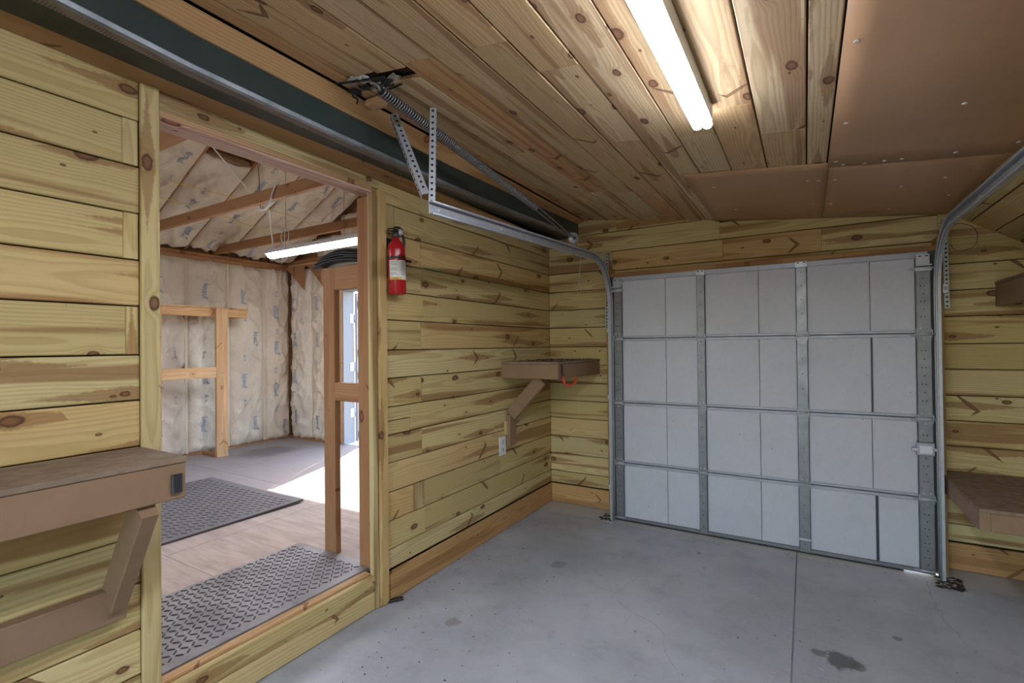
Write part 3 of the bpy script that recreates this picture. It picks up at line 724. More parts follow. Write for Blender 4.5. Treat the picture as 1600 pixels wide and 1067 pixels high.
# flag bracket upright by the top of the left track
fb = empty('flag_bracket', (.575, DY+.05, 1.7), 'perforated upright bracket beside the curve of the left track', 'bracket')
perforated('upright', (.592, DY+.035, 1.50), (.588, DY+.06, 2.10), .024, (0, -1, 0), (1, 0, 0), fb)
v, f = lathe_geo([(.012, 0), (.018, .004), (.018, .012), (.010, .016), (.006, .03)], 14)
mesh_obj('pulley_bolt', v, f, M['galv'], fb, frame_mw((.575, DY+.035, 1.985), (1, 0, 0), (0, 0, 1), (0, -1, 0)), True)
fb2 = empty('flag_bracket', (2.62, DY+.05, 1.9), 'upright bracket behind the curve of the right track', 'bracket')
perforated('upright', (2.628, DY+.06, 1.55), (2.628, DY+.08, 2.08), .024, (0, -1, 0), (-1, 0, 0), fb2)
v, f = lathe_geo([(.010, 0), (.016, .004), (.016, .012), (.008, .016)], 14)
mesh_obj('bracket_bolt', v, f, M['galv'], fb2, frame_mw((2.628, DY+.04, 2.02), (1, 0, 0), (0, 0, 1), (0, -1, 0)), True)
nb = empty('track_bolt', (2.61, 2.99, 2.03), 'bolt and nut on the top edge of the right track', 'bolt')
v, f = lathe_geo([(.012, 0), (.012, .01), (.006, .01), (.006, .03)], 6); mesh_obj('bolt', v, f, M['galv'], nb, frame_mw((2.592, 3.02, 2.012), (0, 1, 0), (0, 0, 1), (1, 0, 0)))

# ------------------------------------------------------------------ extension spring and pulley
sp = empty('extension_spring', (.56, 1.33, 2.35), 'dark coiled extension spring slung beside the green beam', 'spring')
A, B_ = Vector((.545, 1.345, 2.345)), Vector((.572, 2.55, 2.176)); C_ = Vector((.575, 3.09, 2.092))
ax = (B_-A).normalized(); s1 = ax.cross(Vector((0, 0, 1))).normalized(); s2 = s1.cross(ax); LL = (B_-A).length
path = []; turns = 96; st_ = 9
for i in range(turns*st_+1):
    t = i/(turns*st_); a = 2*PI*i/st_; r = .0195*(1-.12*t); path.append(A+ax*LL*t+s1*r*math.cos(a)+s2*r*math.sin(a))
V, F = sweep_geo(path, circ(.0042, 4)); mesh_obj('coil', V, F, M['spring'], sp, None, True)
V, F = sweep_geo([A, B_], circ(.010, 8)); mesh_obj('coil_core', V, F, M['hole'], sp, None, True)
for e in (-1, 1): tube('hook_strap', smooth_path([B_+s1*.014*e, B_+ax*.05+s1*.016*e, C_-ax*.05+s1*.012*e, C_+s1*.010*e], 4), .005, M['spring'], sp)
pu = empty('spring_pulley', C_, 'round steel pulley wheel at the far end of the spring', 'pulley')
d = Vector((.75, -.62, 0)).normalized()
mw = frame_mw(C_, Vector((0, 0, 1)).cross(d), (0, 0, 1), d)
v, f = lathe_geo([(.012, -.012), (.038, -.010), (.040, -.007), (.033, -.002), (.033, .002), (.040, .007), (.038, .010), (.012, .012)], 24)
mesh_obj('wheel', v, f, M['galv'], pu, mw, True)
v, f = lathe_geo([(.008, .010), (.011, .012), (.011, .018), (.004, .020)], 10); mesh_obj('axle', v, f, M['steeld'], pu, mw)
tube('cable', smooth_path([C_+Vector((.0, .01, -.035)), (.60, 3.3, 2.02), (.61, 3.5, 1.98), (.60, DY+.02, 1.99)], 5), .0018, M['steeld'], pu, 5)
lc = tube('cable_loop', smooth_path([(.612, 3.13, 1.985), (.60, 3.14, 1.90), (.585, 3.15, 1.80), (.57, 3.15, 1.75), (.575, 3.16, 1.72), (.595, 3.16, 1.735), (.592, 3.155, 1.78), (.585, 3.15, 1.80)], 5), .0016, M['galv'], None, 5,
     'thin steel cable loop dangling under the left track', 'cable')
lc2 = tube('cable_loop', smooth_path([(2.612, 3.45, 1.98), (2.66, 3.5, 1.99), (2.72, 3.55, 1.97), (2.745, 3.6, 1.92), (2.72, 3.6, 1.87), (2.66, 3.6, 1.86), (2.63, 3.6, 1.90)], 6), .0016, M['steeld'], None, 5,
     'thin dark wire loop curling beside the right track', 'cable')

# ragged hole in the ceiling where the spring is hung
rg = empty('torn_ceiling_patch', (.48, 1.34, 2.40), 'ragged torn patch of wood and tape in the ceiling at the spring hook', 'damage')
def scrap(c, r, seed, mat, name='scrap', flat=.35):
    rr = random.Random(seed); V = []; F = []; n = 9
    V.append((0, 0, r*flat))
    for k in range(n): q = r*rr.uniform(.5, 1.2); V.append((q*math.cos(2*PI*k/n), q*.6*math.sin(2*PI*k/n), rr.uniform(-.3, .3)*r*flat))
    V.append((0, 0, -r*flat)); 
    for k in range(n): F += [(0, 1+k, 1+(k+1) % n), (n+1, 1+(k+1) % n, 1+k)]
    return mesh_obj(name, V, F, mat, rg, Matrix.Translation(c) @ Matrix.Rotation(rr.uniform(0, 6), 4, 'Z') @ Matrix.Rotation(rr.uniform(-.5, .5), 4, 'X'))
for k in range(7): scrap((.40+.026*k+R.uniform(-.02, .02), 1.335+R.uniform(-.03, .04), 2.395-.003*k), R.uniform(.02, .045), 50+k, M['mess'] if k % 2 else M['hole'])
scrap((.60, 1.36, 2.386), .04, 91, M['mess'], flat=.1)
beam('wood_splinter', (.37, 1.285, 2.392), (.60, 1.315, 2.366), .010, .006, (0, 0, 1), M['hole'], rg)
beam('wood_splinter', (.45, 1.42, 2.388), (.62, 1.385, 2.366), .008, .005, (0, 0, 1), M['hole'], rg)
tube('wire_end', smooth_path([(.41, 1.33, 2.385), (.40, 1.34, 2.36), (.42, 1.345, 2.345), (.41, 1.35, 2.33)], 4), .004, M['hole'], rg, 5)
tube('hook', smooth_path([A-ax*.05, A-ax*.02+s2*.01, A, A+ax*.02], 4), .006, M['spring'], sp, 6)
an = board('anchor_block', (.36, .46), (1.44, 1.50), (2.375, 2.40), M['studl'], rg, .004)

# ------------------------------------------------------------------ fire extinguisher
fx, fy, fz = .062, 1.925, 1.638
fe = empty('fire_extinguisher', (fx, fy, fz), 'red fire extinguisher hung on the pine wall right of the doorway', 'fire extinguisher')
T = Matrix.Translation((fx, fy, fz)) @ Matrix.Rotation(math.radians(1.5), 4, 'X')
v, f = lathe_geo([(.030, 0), (.044, .003), (.0475, .010), (.0475, .235), (.046, .250), (.040, .268), (.028, .285), (.018, .293), (.016, .312), (.016, .318)], 32); mesh_obj('cylinder', v, f, M['red'], fe, T, True)
v, f = lathe_geo([(.019, .306), (.021, .310), (.021, .330), (.014, .336), (.014, .35)], 16); mesh_obj('valve', v, f, M['steeld'], fe, T, True)
v, f = lathe_geo([(.017, 0), (.019, .003), (.019, .012), (.015, .015)], 18); g_ = mesh_obj('pressure_gauge', v, f, M['galv'], fe, T @ frame_mw((.020, .012, .335), (0, 1, 0), (0, 0, 1), (.8, .0, 0)) if False else T @ frame_mw((.021, .004, .332), (-.5, .866, 0), (0, 0, 1), (.866, .5, 0)), True)
v, f = lathe_geo([(.013, .0152), (.013, .016)], 16); mesh_obj('gauge_dial', v, f, M['paper'], g_, WM[g_])
V, F = sweep_geo([(-.005, -.045, .345), (-.002, -.02, .352), (0, .0, .362), (.005, .02, .362), (.010, .038, .350)], [(-.011, -.003), (.011, -.003), (.011, .003), (-.011, .003)], (0, 0, 1)); mesh_obj('squeeze_lever', V, F, M['black'], fe, T)
V, F = sweep_geo([(-.004, -.055, .333), (0, -.02, .338), (.004, .01, .340)], [(-.010, -.003), (.010, -.003), (.010, .003), (-.010, .003)], (0, 0, 1)); mesh_obj('carry_handle', V, F, M['black'], fe, T)
hp = smooth_path([(.004, .018, .325), (.006, .045, .320), (.006, .055, .295), (.004, .053, .262), (.003, .050, .245)], 5); tube('hose', [T @ Vector(p) for p in hp], .008, M['black'], fe, 8)
nn = 22; V = []; F = []
for zz in (.078, .180):
    for k in range(nn+1):
        a = math.radians(-95+165*k/nn); V.append((.0481*math.cos(a), .0481*math.sin(a), zz))
for k in range(nn): F.append((k, k+1, nn+2+k, nn+1+k))
lbl = mesh_obj('label', V, F, M['paper'], fe, T, True)
def on_cyl(v, f, a0, z0, r):
    return [(r*math.cos(a0+q[0]/r), r*math.sin(a0+q[0]/r), z0+q[1]) for q in v], f
V = []; F = []
for zz in (.078, .092):
    for k in range(nn+1):
        a = math.radians(-94+80*k/nn); V.append((.0484*math.cos(a), .0484*math.sin(a), zz))
for k in range(nn): F.append((k, k+1, nn+2+k, nn+1+k))
mesh_obj('yellow_band', V, F, M['yellow'], lbl, T, True)
v, f = text_geo('ABC', .014, .0003); vv, ff = on_cyl(v, f, math.radians(-52), .085, .0487); mesh_obj('band_lettering', vv, ff, M['ink'], lbl, T)
mm = Multi(); rr = random.Random(5)
for col, (a0, a1) in enumerate(((-86, -30), (-18, 30))):
    for k in range(9):
        zz = .170-.0085*k
        if col == 0 and k in (3, 6): continue
        e = a1-rr.uniform(0, 18); pts = [math.radians(a0+(e-a0)*q/6) for q in range(7)]
        V = [(.0486*math.cos(a), .0486*math.sin(a), zz+dz) for dz in (0, .0022) for a in pts]; mm.add(V, [(q, q+1, 8+q, 7+q) for q in range(6)])
tagd(mesh_obj('small_print', mm.v, mm.f, M['ink'], lbl, T), kind='stuff')
sb = board('mounting_bracket', (.002, .012), (fy-.052, fy-.012), (fz+.10, fz+.30), M['black'], fe, .003)
bd = [(.049*math.cos(a), .049*math.sin(a), .195) for a in [math.radians(-150+210*k/20) for k in range(21)]]
V, F = sweep_geo([T @ Vector(p) for p in bd], [(-.0012, -.006), (.0012, -.006), (.0012, .006), (-.0012, .006)], (0, 0, 1)); mesh_obj('strap', V, F, M['black'], fe)
tube('strap_latch', [(fx-.01, fy+.045, fz+.198), (fx-.01, fy+.085, fz+.195), (fx-.012, fy+.118, fz+.196)], .0075, M['black'], fe, 8)
V, F = lathe_geo([(.05, 0), (.05, .002)], 12)
board('bracket_back', (.001, .008), (fy-.058, fy+.05), (fz+.255, fz+.31), M['black'], fe, .003)

# ------------------------------------------------------------------ outlet
ou = empty('wall_outlet', (0, 3.055, .615), 'white wall outlet plate low on the left wall below the corner shelf', 'outlet')
board('cover_plate', (0, .007), (3.012, 3.098), (.555, .690), M['white'], ou, .004)
for zz in (.595, .650):
    b_ = board('socket', (.006, .0095), (3.035, 3.075), (zz-.018, zz+.018), M['housing'], ou, .003)
    m_ = Multi(); m_.box((.0094, .0099), (3.046, 3.049), (zz-.004, zz+.008)); m_.box((.0094, .0099), (3.061, 3.064), (zz-.004, zz+.008)); m_.box((.0094, .0099), (3.053, 3.057), (zz-.012, zz-.007)); m_.obj('slots', M['hole'], b_)
ob = board('stub_block', (.0, .02), (3.085, 3.12), (.70, .80), M['wall'], None, .002); tagd(ob, 'small pale bare wood offcut on the wall above the outlet', 'wood block')

# ------------------------------------------------------------------ brown shelves
def shelf(name, label, xr, yr, z0, z1, front='x'):
    t = empty(name, (xr[0], yr[0], z0), label, 'shelf'); tk = .016
    board('shelf_top', xr, yr, (z1-tk, z1), M['browntop'], t, .002); return t
# near-left shelf
s1_ = shelf('wall_shelf', 'dusty brown painted shelf left of the doorway in the foreground', (0.0005, .302), (-1.3, .772), .905, 1.032)
board('front_board', (.262, .298), (-1.298, .768), (.908, 1.0155), M['brown'], s1_, .003)
board('end_board', (.001, .261), (.732, .768), (.912, 1.0155), M['brown'], s1_, .003)
board('back_board', (.001, .036), (-1.298, .731), (.912, 1.0155), M['brown'], s1_, .003)
beam('diagonal_brace', (.272, .672, .905), (.030, .684, .565), .088, .046, (0, 1, 0), M['brown'], s1_, .003)
beam('diagonal_brace', (.272, -.672, .905), (.030, -.684, .565), .088, .046, (0, 1, 0), M['brown'], s1_, .003)
board('wall_ledger', (.001, .042), (-1.298, .712), (.498, .602), M['brown'], s1_, .003)
cl = board('magnetic_clip', (.2985, .310), (.727, .757), (.930, .984), M['blackm'], None, .004); tagd(cl, 'small black rectangular clip on the front edge of the left shelf', 'clip')
# corner shelf
s2_ = shelf('wall_shelf', 'dusty brown corner shelf below the end of the left track', (.0005, .465), (3.055, YB-.0015), 1.12, 1.243)
board('front_board', (.001, .462), (3.057, 3.093), (1.122, 1.2265), M['brown'], s2_, .003)
board('side_board', (.428, .462), (3.094, YB-.002), (1.122, 1.2265), M['brown'], s2_, .003)
board('back_board', (.001, .427), (YB-.038, YB-.002), (1.122, 1.2265), M['brown'], s2_, .003)
beam('diagonal_brace', (.300, 3.125, 1.118), (.038, 3.135, .845), .092, .038, (0, 1, 0), M['brown'], s2_, .003)
board('brace_foot', (.001, .04), (3.108, 3.20), (.615, .845), M['brown'], s2_, .003)
# debris on the corner shelf
rr = random.Random(3); m_ = Multi()
def flakes(m, n, fn, s0, s1, zb, rr):
    for _ in range(n):
        x, y = fn(); s = rr.uniform(s0, s1); a = rr.uniform(0, 6.28); V = []
        for k in range(5): q = s*rr.uniform(.5, 1); V.append((x+q*math.cos(a+k*1.256), y+q*.55*math.sin(a+k*1.256), zb+rr.uniform(.0006, s*.3)))
        V += [(x, y, zb+s*.5)]
        m.add(V, [(k, (k+1) % 5, 5) for k in range(5)] + [(4, 3, 2, 1, 0)])
flakes(m_, 90, lambda: (rr.uniform(.02, .45), rr.uniform(3.08, YB-.03)), .006, .016, 1.243, rr)
tagd(m_.obj('shelf_debris', M['debris']), 'dark crumbs and leaf litter lying on the corner shelf', 'debris', kind='stuff')
# clip and orange hook
hk = empty('rubber_hook', (.466, 3.11, 1.2), 'orange rubber coated hook hanging off the corner shelf front', 'hook')
tube('hook_stem', smooth_path([(.467, 3.11, 1.218), (.471, 3.107, 1.19), (.473, 3.11, 1.155), (.475, 3.115, 1.135)], 4), .006, M['black'], hk, 8)
V = smooth_path([(.475, 3.113, 1.142), (.478, 3.122, 1.10), (.482, 3.15, 1.078), (.490, 3.215, 1.073), (.496, 3.275, 1.09), (.497, 3.297, 1.128)], 5)
tube('hook_sleeve', V, .0075, M['orange'], hk, 8)
tube('hook_sleeve', [p+Vector((-.010, .012, .004)) for p in V], .0065, M['orange'], hk, 8)
board('hook_grip', (.4645, .472), (3.10, 3.122), (1.165, 1.222), M['black'], hk, .003)
# right-hand shelf
s3_ = shelf('wall_shelf', 'wide brown painted shelf at the right edge, right of the overhead door', (2.605, XR-.001), (3.045, YB-.0015), .48, .585)
board('side_board', (2.607, 2.645), (3.047, YB-.002), (.482, .5685), M['brown'], s3_, .003)
board('front_board', (2.646, XR-.002), (3.047, 3.083), (.482, .5685), M['brown'], s3_, .003)
board('back_board', (2.646, XR-.002), (YB-.038, YB-.002), (.482, .5685), M['brown'], s3_, .003)
# upper right shelf
s4_ = shelf('wall_shelf', 'brown painted shelf high on the wall at the right edge', (2.872, XR-.001), (2.9, YB-.0015), 1.56, 1.70)
board('side_board', (2.874, 2.910), (2.902, YB-.002), (1.558, 1.6835), M['brown'], s4_, .003)
board('front_board', (2.911, XR-.002), (2.902, 2.938), (1.572, 1.6835), M['brown'], s4_, .003)

# ------------------------------------------------------------------ litter on the concrete
rr = random.Random(8); m_ = Multi()
flakes(m_, 110, lambda: (abs(rr.gauss(.02, .10))+.018, rr.uniform(1.95, 3.84)), .002, .007, 0, rr)
flakes(m_, 70, lambda: (rr.uniform(.1, .7), rr.uniform(1.2, 2.6)), .002, .008, 0, rr)
flakes(m_, 60, lambda: (rr.uniform(.6, 3.0), rr.uniform(1.6, 3.6)), .0015, .005, 0, rr)
flakes(m_, 50, lambda: (rr.uniform(.62, 2.6), rr.uniform(3.58, 3.66)), .002, .007, 0, rr)
tagd(m_.obj('floor_litter', M['debris']), 'scattered dark crumbs and leaf bits on the concrete floor', 'debris', kind='stuff')
m_ = Multi(); flakes(m_, 90, lambda: (rr.uniform(2.54, 2.66), rr.uniform(3.52, 3.70)), .008, .022, 0, rr)
tagd(m_.obj('leaf_pile', M['debris']), 'small pile of dead leaves at the foot of the right track', 'debris', kind='stuff')
m_ = Multi(); flakes(m_, 40, lambda: (rr.uniform(.53, .62), rr.uniform(3.62, 3.75)), .010, .026, 0, rr)
tagd(m_.obj('leaf_pile', M['debris']), 'dark leaf debris at the foot of the left track', 'debris', kind='stuff')
m_ = Multi(); flakes(m_, 45, lambda: (lambda t: (.50+.16*t, 3.64-.07*t+rr.uniform(-.012, .012)))(rr.random()), .006, .018, 0, rr)
flakes(m_, 30, lambda: (rr.uniform(2.60, 2.68), 3.50+rr.uniform(-.02, .03)), .004, .012, 0, rr)
tagd(m_.obj('concrete_chips', M['chip']), 'pale broken concrete crumbs at the corners of the overhead door opening', 'debris', kind='stuff')
# dark base flashing scrap at the doorway casing
fs = beam('plastic_scrap', (-.012, 1.865, .008), (.055, 1.955, .010), .03, .012, (0, 0, 1), M['black'], None, .003); tagd(fs, 'black plastic scrap at the foot of the right doorway casing', 'scrap')

# ==================================================================  SIDE ROOM
SX, SYB, SYF = -3.95, 4.05, -2.30
DXL, DXR, DZT = -2.90, -1.45, 2.05       # exterior doorway in its far wall
fl2 = Multi(); fl2.box((SX-.1, -.10), (SYF, SYB+.1), (-.15, FZ-.014))
floor2 = fl2.obj('floor', M['dark']); tagd(floor2, 'raised plywood floor of the side room', kind='structure')
ybs = [SYF, -1.05, .16, 1.378, 2.60, 3.82, SYB+.1]; xbs = [SX, -2.45, -1.22, -.10]
for j in range(len(ybs)-1):
    off = .0 if j % 2 else .45
    xb2 = [SX] + [x-off for x in xbs[1:-1] if x-off > SX+.2] + [-.0225 if .0 else -.076]
    for a, b_ in zip(xb2, xb2[1:]):
        v, f = bar_geo(1, 1, 1, 0)
        g = .0015
        V = [(x, y, z) for x in (a+g, b_-g) for y in (ybs[j]+g, ybs[j+1]-g) for z in (FZ-.013, FZ)]
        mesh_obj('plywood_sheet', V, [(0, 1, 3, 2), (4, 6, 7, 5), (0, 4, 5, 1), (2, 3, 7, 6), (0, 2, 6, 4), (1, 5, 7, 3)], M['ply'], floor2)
# walls of the side room: frame sheets with insulation batts as parts
w1 = Multi(); w1.box((SX-.15, SX-.09), (SYF-.1, SYB+.15), (0, 2.57)); wall_side = w1.obj('wall_side', M['stud']); tagd(wall_side, 'back wall of the side room lined with kraft faced insulation', kind='structure')
w2 = Multi(); w2.box((SX-.09, DXL-.06), (SYB+.09, SYB+.15), (0, 2.46)); w2.box((DXR+.06, -.10), (SYB+.09, SYB+.15), (0, 2.46)); w2.box((DXL-.06, DXR+.06), (SYB+.09, SYB+.15), (DZT+.06, 2.46))
V = [(SX-.15, SYB+.09, 2.46), (0, SYB+.09, 2.46), (0, SYB+.09, 2.65), (-1.98, SYB+.09, 3.64), (SX-.15, SYB+.09, 2.58)]; V += [(x, SYB+.15, z) for x, y, z in V]
w2.add(V, [(0, 1, 2, 3, 4), (9, 8, 7, 6, 5)] + [(i, (i+1) % 5, 5+(i+1) % 5, 5+i) for i in range(5)])
wall_end = w2.obj('wall_end', M['stud']); tagd(wall_end, 'end wall of the side room with the sunlit exterior doorway', kind='structure')
# near end wall with a window that lets daylight in
w3 = Multi(); y0, y1 = SYF-.1, SYF
WX0, WX1, WZ0, WZ1 = -3.0, -1.4, .95, 2.05
w3.box((SX-.1, WX0), (y0, y1), (0, 2.46)); w3.box((WX1, -.10), (y0, y1), (0, 2.46)); w3.box((WX0, WX1), (y0, y1), (0, WZ0)); w3.box((WX0, WX1), (y0, y1), (WZ1, 2.46))
V = [(SX-.15, y0, 2.46), (0, y0, 2.46), (0, y0, 2.65), (-1.98, y0, 3.64), (SX-.15, y0, 2.58)]; V += [(x, y1, z) for x, y, z in V]
w3.add(V, [(0, 1, 2, 3, 4), (9, 8, 7, 6, 5)] + [(i, (i+1) % 5, 5+(i+1) % 5, 5+i) for i in range(5)])
wall_near = w3.obj('wall_near', M['kraft']); tagd(wall_near, 'near end wall of the side room, out of view', kind='structure')
# roof: two slopes
def roof_z(x): return 2.50+.5*(x-SX) if x < -1.98 else 2.50+.5*(-1.98-SX)-.5*(x+1.98)
V = []; ry0, ry1 = SYF-.1, SYB+.15
for x in (SX-.3, -1.98, .03):
    z = roof_z(x)+.14; V += [(x, ry0, z), (x, ry1, z), (x, ry0, z+.05), (x, ry1, z+.05)]
F = []
for i in (0, 4): F += [(i, i+1, i+5, i+4), (i+2, i+6, i+7, i+3), (i, i+4, i+6, i+2), (i+1, i+3, i+7, i+5)]
F += [(0, 2, 3, 1), (8, 9, 11, 10)]
roof = mesh_obj('roof', V, F, M['stud']); tagd(roof, 'insulated gable roof over the side room', kind='structure')

PRINTS = text_geo('knauf', .080, .0028); PR2 = text_geo('R-13', .040, .0016); PR3 = PRINTS
def batt(parent, O, U, Vd, N, w, h, depth, seed, prints, puckers=()):
    """paper faced batt: O corner, U across, Vd along, N out of the wall; bulges between its stapled edges"""
    U, Vd, N = Vector(U), Vector(Vd), Vector(N); O = Vector(O); nx = 20; ny = max(6, int(h/.028)); e1 = noise.random_unit_vector().normalized() if False else None
    def H(u, v):
        e = max(0.0, 1-abs(2*u/w-1)**3); s = min(1, v/.06, (h-v)/.06); s = max(s, 0)
        b_ = depth*(.30+.70*e**.7)*(.55+.45*s)
        q = O+U*u+Vd*v
        b_ += e*.030*noise.noise(q*3.1+Vector((seed, 0, 0)))
        def ridge(p): return (1-min(1, abs(noise.noise(p))*4.2))**2
        b_ += e*.034*ridge(Vector((u*5+v*2.2+seed, v*2.1-u*1.2, seed*1.7))) + e*.030*ridge(Vector((u*7-v*2.6, v*2.0+seed, seed+3)))
        b_ += (.35+.65*e)*(.010*noise.noise(q*11+Vector((0, seed, 0))) + .006*noise.noise(q*24))
        for (pu_, pv, pr) in puckers:
            dd = math.hypot(u-pu_, v-pv)/pr
            if dd < 3:
                a = math.atan2(v-pv, u-pu_); b_ -= depth*.75*math.exp(-dd*dd); b_ += .010*math.cos(a*9+seed)*math.exp(-(dd-1)**2)
        return b_
    V = [O+U*(w*i/nx)+Vd*(h*j/ny)+N*H(w*i/nx, h*j/ny) for j in range(ny+1) for i in range(nx+1)]
    V += [O+U*(w*i/nx)+Vd*(h*j/ny)-N*.04 for j in (0, ny) for i in (0, nx)]
    F = [(j*(nx+1)+i, j*(nx+1)+i+1, (j+1)*(nx+1)+i+1, (j+1)*(nx+1)+i) for j in range(ny) for i in range(nx)]
    n0 = (nx+1)*(ny+1); c = [n0, n0+1, n0+3, n0+2]
    F += [tuple([c[1], c[0]] + list(range(0, nx+1))), tuple([c[3], c[2]] + [ny*(nx+1)+i for i in range(nx, -1, -1)][::1]), tuple([c[0], c[3]] + [j*(nx+1) for j in range(ny, -1, -1)]), tuple([c[2], c[1]] + [j*(nx+1)+nx for j in range(ny+1)])]
    F.append((c[0], c[1], c[2], c[3]))
    o = mesh_obj('insulation_batt', V, F, M['kraft'], parent, None, True)
    o.data.polygons.foreach_set('use_smooth', [len(p.vertices) == 4 for p in o.data.polygons])
    # stapled paper flange down one edge
    m = Multi()
    for (kind, pu_, pv, flip) in prints:
        g = (PRINTS, PR2, PR3)[kind]; vv = []
        for q in g[0]:      # text runs along the batt
            du, dv = (-q[1], q[0]) if flip else (q[1], -q[0])
            u_, v_ = pu_+du, pv+dv
            if not (0.005 < u_ < w-.005 and .01 < v_ < h-.01): u_ = min(max(u_, .005), w-.005); v_ = min(max(v_, .01), h-.01)
            vv.append(O+U*u_+Vd*v_+N*(H(u_, v_)+.004))
        m.add(vv, g[1])
    if m.v: mesh_obj('printed_lettering', m.v, m.f, M['print'], o)
    return o
SEAMS = [-2.3, -1.85, -1.39, -.93, -.47, -.01, .45, .91, 1.41, 1.87, 2.33, 2.79, 3.25, 3.70, SYB]
def prints_for(rng, h, w):
    out = []; v = rng.uniform(.15, .35); k = 0
    while v < h-.2:
        out.append((0 if k % 2 == 0 else 1, w*rng.choice((.32, .36, .68)), v, 0)); v += rng.uniform(.20, .3); k += 1
    return out
for i in range(len(SEAMS)-1):
    a, b_ = SEAMS[i], SEAMS[i+1]; rng = random.Random(100+i)
    pk = [(.0, 1.57, .07), (b_-a, 1.57, .07), (.02, .92, .06), (b_-a-.02, .93, .06)] if i in (9, 10, 11) else ()
    batt(wall_side, (SX-.05, a+.006, FZ+.015), (0, 1, 0), (0, 0, 1), (1, 0, 0), b_-a-.012, 2.19-.0, .085, i*2.3, prints_for(rng, 2.1, b_-a) if i >= 8 else [], pk)
XS2 = [SX+.02, -3.50, -3.05]
for i in range(2):
    a, b_ = XS2[i], XS2[i+1]; rng = random.Random(300+i)
    batt(wall_end, (a+.006, SYB+.05, FZ+.015), (1, 0, 0), (0, 0, 1), (0, -1, 0), b_-a-.012, 2.19, .08, 40+i*3.1, prints_for(rng, 2.1, b_-a))
for a in (-1.40, -.95, -.5):
    batt(wall_end, (a+.006, SYB+.05, FZ+.015), (1, 0, 0), (0, 0, 1), (0, -1, 0), .40, 2.19, .07, 60+a, [])
# studs between the batts, just showing
for y in SEAMS[8:-1]: board('paper_flange', (SX-.05, SX-.012), (y-.014, y+.014), (FZ+.02, 2.37), M['kraft'], wall_side)
for x in (-3.50, -3.05): board('paper_flange', (x-.014, x+.014), (SYB+.012, SYB+.05), (FZ+.03, 2.415), M['kraft'], wall_end)
# top plates
board('top_plate', (SX-.06, SX+.03), (SYF, SYB), (2.370, 2.408), M['stud'], wall_side, .003)
board('top_plate', (SX-.06, SX+.028), (SYF, SYB), (2.410, 2.450), M['stud'], wall_side, .003)
board('bottom_plate', (SX-.08, SX+.03), (SYF, SYB), (FZ+.0, FZ+.014), M['stud'], wall_side)
board('top_plate', (SX+.03, -.12), (SYB-.03, SYB+.07), (2.415, 2.455), M['studl'], wall_end, .003)
board('top_plate', (SX+.03, -.12), (SYB-.034, SYB+.07), (2.457, 2.500), M['stud'], wall_end, .003)
board('bottom_plate', (SX+.03, DXL-.06), (SYB-.03, SYB+.07), (FZ, FZ+.030), M['stud'], wall_end)
for x in (-3.42, -2.97, -2.52, -2.07):
    batt(wall_end, (x, SYB+.05, 2.51), (1, 0, 0), (0, 0, 1), (0, -1, 0), .44, .5*(x-SX)-.02, .05, 80+x, [])
# triangular gussets at the corner
for x0, x1, z1, zt in ((SX+.05, -3.53, 2.414, 2.10), (-3.47, -3.10, 2.414, 2.06)):
    V = [(x, y, z) for y in (SYB-.085, SYB-.070) for x, z in ((x0, z1), (x1, z1), (x1, zt))]
    mesh_obj('gusset', V, [(0, 1, 2), (5, 4, 3), (0, 3, 4, 1), (1, 4, 5, 2), (2, 5, 3, 0)], M['stud'], wall_end)
# rafters and roof batts on the visible slope
SL = Vector((1, 0, .5)).normalized(); SN = Vector((.5, 0, -1)).normalized()      # up the slope / into the room
HOLE = (2.33, 2.79)
for i in range(6, len(SEAMS)-1):
    a, b_ = SEAMS[i], SEAMS[i+1]; rng = random.Random(500+i)
    O = Vector((SX+.03, a+.006, roof_z(SX+.03)+.01)) - SN*(-.03)*0
    Lr = 2.18 if (a, b_) != HOLE else 1.38
    batt(roof, O, (0, 1, 0), SL, SN, b_-a-.012, Lr, .065, 70+i*1.9, prints_for(rng, Lr, b_-a))
for y in SEAMS[6:-1]: beam('rafter', Vector((SX-.05, y, roof_z(SX-.05)+.045)), Vector((-1.99, y, roof_z(-1.99)+.045)), .10, .036, (0, 1, 0), M['stud'], roof)
for i in range(6, len(SEAMS)-1):
    a, b_ = SEAMS[i], SEAMS[i+1]
    batt(roof, (-1.93, b_-.006, roof_z(-1.93)+.02), (0, -1, 0), Vector((1, 0, -.5)).normalized(), Vector((-.5, 0, -1)).normalized(), b_-a-.012, 2.0, .06, 170+i, [])
# torn wool in the uncovered rafter bay
V = []; F = []; nx, ny = 10, 4
for j in range(ny+1):
    for i in range(nx+1):
        y = 2.35+.42*i/nx; x = -2.76+.09*j/ny
        V.append(Vector((x, y, roof_z(x)+.02)) - SN*(.00+.02*noise.noise(Vector((i*.8, j*.9, 2)))) + SN*(.03*math.sin(PI*j/ny)))
for j in range(ny):
    for i in range(nx): q = j*(nx+1)+i; F.append((q, q+1, q+nx+2, q+nx+1))
N0 = len(V); V += [v-SN*.05 for v in V]; F += [tuple(N0+k for k in reversed(q)) for q in F[:]]
ringi = [i for i in range(nx+1)] + [j*(nx+1)+nx for j in range(1, ny+1)] + [ny*(nx+1)+i for i in range(nx-1, -1, -1)] + [j*(nx+1) for j in range(ny-1, 0, -1)]
for a, b_ in zip(ringi, ringi[1:]+ringi[:1]): F.append((a, b_, N0+b_, N0+a))
mesh_obj('torn_wool', V, F, M['fibre'], roof, None, True)
# tie beams across at plate height
for y in (-.50, .40, 1.30, 2.19, 3.09): beam('tie_beam', (SX-.02, y, 2.50), (-.12, y, 2.50), .088, .038, (0, 1, 0), M['stud'], roof, .003)
